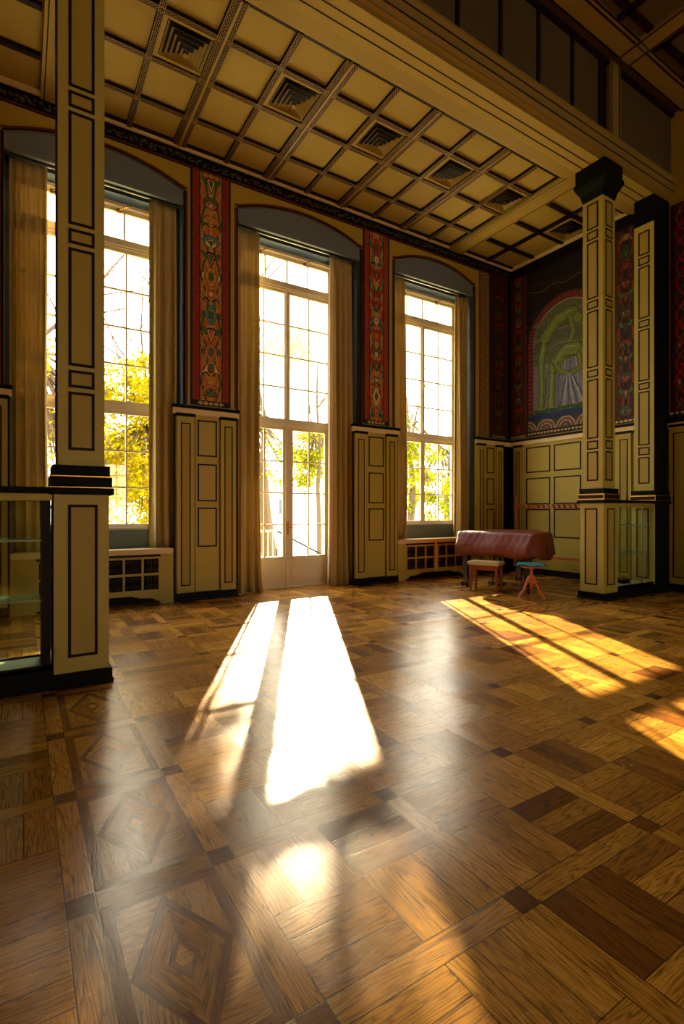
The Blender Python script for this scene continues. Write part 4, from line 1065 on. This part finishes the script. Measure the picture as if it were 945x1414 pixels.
def tree(x, y, h, seed, label, crown, nleaf, mat, tr=.2, lsz=.1, clump=0.55, top=None, fill=None):
    rnd = random.Random(seed); r = empty('tree', (x, y, -.6), label, 'tree', 'autumn trees outside the windows')
    b = MB(); tips = []
    def branch(p, d, L, rad, lev):
        pts = [p]; rr = [rad]; n_ = 5
        for i in range(n_):
            d = (d+Vector((rnd.uniform(-.22,.22), rnd.uniform(-.22,.22), rnd.uniform(-.05,.12)))).normalized(); p = p+d*(L/n_); pts.append(p); rr.append(rad*(1-.75*(i+1)/n_))
            if lev < 3 and i >= (1 if lev else 2):
                for _ in range(2 if lev < 2 else 1):
                    a = rnd.uniform(0, 2*PI); nd = (d*.6+Vector((math.cos(a), math.sin(a), rnd.uniform(-.1,.45)))*.8).normalized(); branch(p, nd, L*rnd.uniform(.45,.62), rr[-1]*.6, lev+1)
            if lev >= 1: tips.append(p)
        b.tube(pts, rr, 6 if lev < 2 else 4, 0, False)
    branch(Vector((x,y,-.6)), Vector((.03,.02,1)), h, tr, 0)
    b2 = b
    if top:
        for _ in range(top[4]):
            c = Vector((rnd.gauss(top[0], top[3]), rnd.gauss(top[1], .8), rnd.gauss(top[2], top[3]*.6))); tips.append(c)
    z0, z1 = crown; T = [t for t in tips if z0 < t.z < z1] or tips; lv = MB()
    if fill:      # hanging leafy boughs inside a rounded crown
        fx_, fz, rx_, rz, nb = fill; F_ = []
        for _ in range(nb):
            while True:
                q = Vector((rnd.uniform(-1,1), rnd.uniform(-1,1), rnd.uniform(-1,1)))
                if q.length < 1: break
            e = Vector((fx_+q.x*rx_, y+q.y*rx_*.8, fz+q.z*rz)); F_.append(e)
            k0 = min(tips, key=lambda t: (t-e).length); b2.tube([k0, (k0+e)/2+Vector((0,0,.15)), e], [.035,.024,.010], 4, 0, False)
        T = T+F_*3
    for _ in range(nleaf):
        t = rnd.choice(T); c = t+Vector((rnd.gauss(0,clump*.5), rnd.gauss(0,clump*.5), rnd.gauss(0,clump*.35)))
        if c.z > z1+.3: continue
        s = lsz*rnd.uniform(.6,1.2); a = Vector((rnd.gauss(0,1),rnd.gauss(0,1),rnd.gauss(0,1))).normalized(); q = a.orthogonal().normalized(); w = a.cross(q)
        lv.quad(c-q*s*.5, c+w*s*.36, c+q*s*.5, c-w*s*.36)
    b.build('trunk', M['bark'], r)
    lv.build('foliage', mat, r, fix=False)
T_ = [(.45,14.0,9.5,1,'grey-trunked tall tree outside the left window, left of the pillar',(1.0,5.2),12000,'leaf',.22,(.6,3.0,2.2,2.4,60)),
      (3.0,15.5,7.2,2,'yellow autumn tree right behind the right half of the left window',(.2,5.4),15000,'leaf',.2,(3.0,3.3,2.3,2.6,130)),
      (2.3,21.0,6.4,12,'farther yellow tree seen low between the pillar and the left window frame',(.0,4.6),14000,'leaf',.13,(3.6,2.8,2.6,2.2,90)),
      (7.15,16.0,8.6,3,'slender tree standing left of centre outside the glazed door',(2.2,4.6),6500,'leaf2',.26,(7.4,3.3,1.2,1.0,30)),
      (10.2,18.0,7.6,4,'yellow-green tree outside the right half of the glazed door',(2.1,5.0),6500,'leaf2',.12,(10.0,3.6,1.6,1.2,30)),
      (14.6,17.5,8.0,5,'bushy yellow-green tree outside the left half of the right window',(.0,5.4),7500,'leaf2',.2,(14.6,3.0,2.2,2.2,34)),
      (18.2,18.5,8.0,8,'yellow tree outside the right half of the right window',(.0,5.2),7500,'leaf',.2,(18.0,2.5,2.4,2.2,40))]
for x, y, h, sd_, lb, cr, nl, mt, tr, fl in T_: tree(x, y, h, sd_, lb, cr, nl, M[mt], tr, .12, .42, None, fl)
tree(9.3, 20.4, 10.4, 21, 'added tall tree whose pale crown keeps sun off the floor, behind the upper door panes', (7.2, 9.8), 4300, M['leaf3'], .17, .13, .45, (10.1, 20.2, 8.7, .75, 900))  # tree added to block sun from the foreground floor
hs = empty('house', (22, 60, -.6), 'pale distant house seen through the glazed door between the branches', 'house')
b = MB(); b.box(19, 29, 58, 66, -.6, 4.6); b.build('wall', paint('house_render', (210,205,195), .8), hs)
b = MB(); b.add([(18.6,57.6,4.6),(29.4,57.6,4.6),(29.4,66.4,4.6),(18.6,66.4,4.6),(20.5,62,7),(27.5,62,7)], [(0,1,5,4),(2,3,4,5),(1,2,5),(3,0,4)]); b.build('roof', paint('house_roof', (120,96,84), .8), hs)
for k in range(4):
    b = MB(); b.box(20.2+2.3*k, 21.3+2.3*k, 57.95, 58, 1.2, 3.0); b.build('window', M['dkblue'], hs)

# ------------------------------------------------------------------ light
SUN_E = 27.0; SKY = 5.5; EXPO = 0.95
F = 706.0; yaw = math.radians(32.1)
a_ = (416-472.5)/F; el = (707-416)/F
sd = Vector((math.sin(yaw)+math.cos(yaw)*a_, math.cos(yaw)-math.sin(yaw)*a_, el)).normalized()
li = bpy.data.lights.new('sun', 'SUN'); li.energy = SUN_E; li.angle = math.radians(.6); li.color = (1, .80, .52)
so = bpy.data.objects.new('sun', li); COL.objects.link(so); so.rotation_euler = sd.to_track_quat('Z', 'Y').to_euler(); so.location = (6, 20, 9)
w = bpy.data.worlds.new('sky'); SC.world = w; w.use_nodes = True; nt = w.node_tree; nt.nodes.clear()
bg = nt.nodes.new('ShaderNodeBackground'); ow = nt.nodes.new('ShaderNodeOutputWorld'); nt.links.new(bg.outputs[0], ow.inputs[0])
tcw = nt.nodes.new('ShaderNodeTexCoord'); sx = nt.nodes.new('ShaderNodeSeparateXYZ'); nt.links.new(tcw.outputs['Generated'], sx.inputs[0])
rp = nt.nodes.new('ShaderNodeValToRGB'); nt.links.new(sx.outputs[2], rp.inputs[0]); e0 = rp.color_ramp.elements
e0[0].position = 0; e0[0].color = (1, .91, .76, 1); e0[1].position = .7; e0[1].color = (.95, .92, .88, 1)
nt.links.new(rp.outputs[0], bg.inputs[0]); bg.inputs[1].default_value = SKY

# ------------------------------------------------------------------ camera and view
cam = bpy.data.cameras.new('camera'); cam.sensor_fit = 'VERTICAL'; cam.sensor_height = 36; cam.lens = F*36/1414; cam.clip_start = .05; cam.clip_end = 400
co = bpy.data.objects.new('camera', cam); COL.objects.link(co); co.location = (0, 0, 1.4); co.rotation_euler = (PI/2, 0, -yaw); SC.camera = co
SC.view_settings.view_transform = 'Standard'; SC.view_settings.look = 'None'; SC.view_settings.exposure = EXPO; SC.view_settings.gamma = 1; SC.view_settings.use_curve_mapping = False
SC.cycles.max_bounces = 10; SC.cycles.diffuse_bounces = 6; SC.cycles.glossy_bounces = 5; SC.cycles.transparent_max_bounces = 16
SC.cycles.caustics_reflective = False; SC.cycles.caustics_refractive = False; SC.cycles.sample_clamp_indirect = 6.0
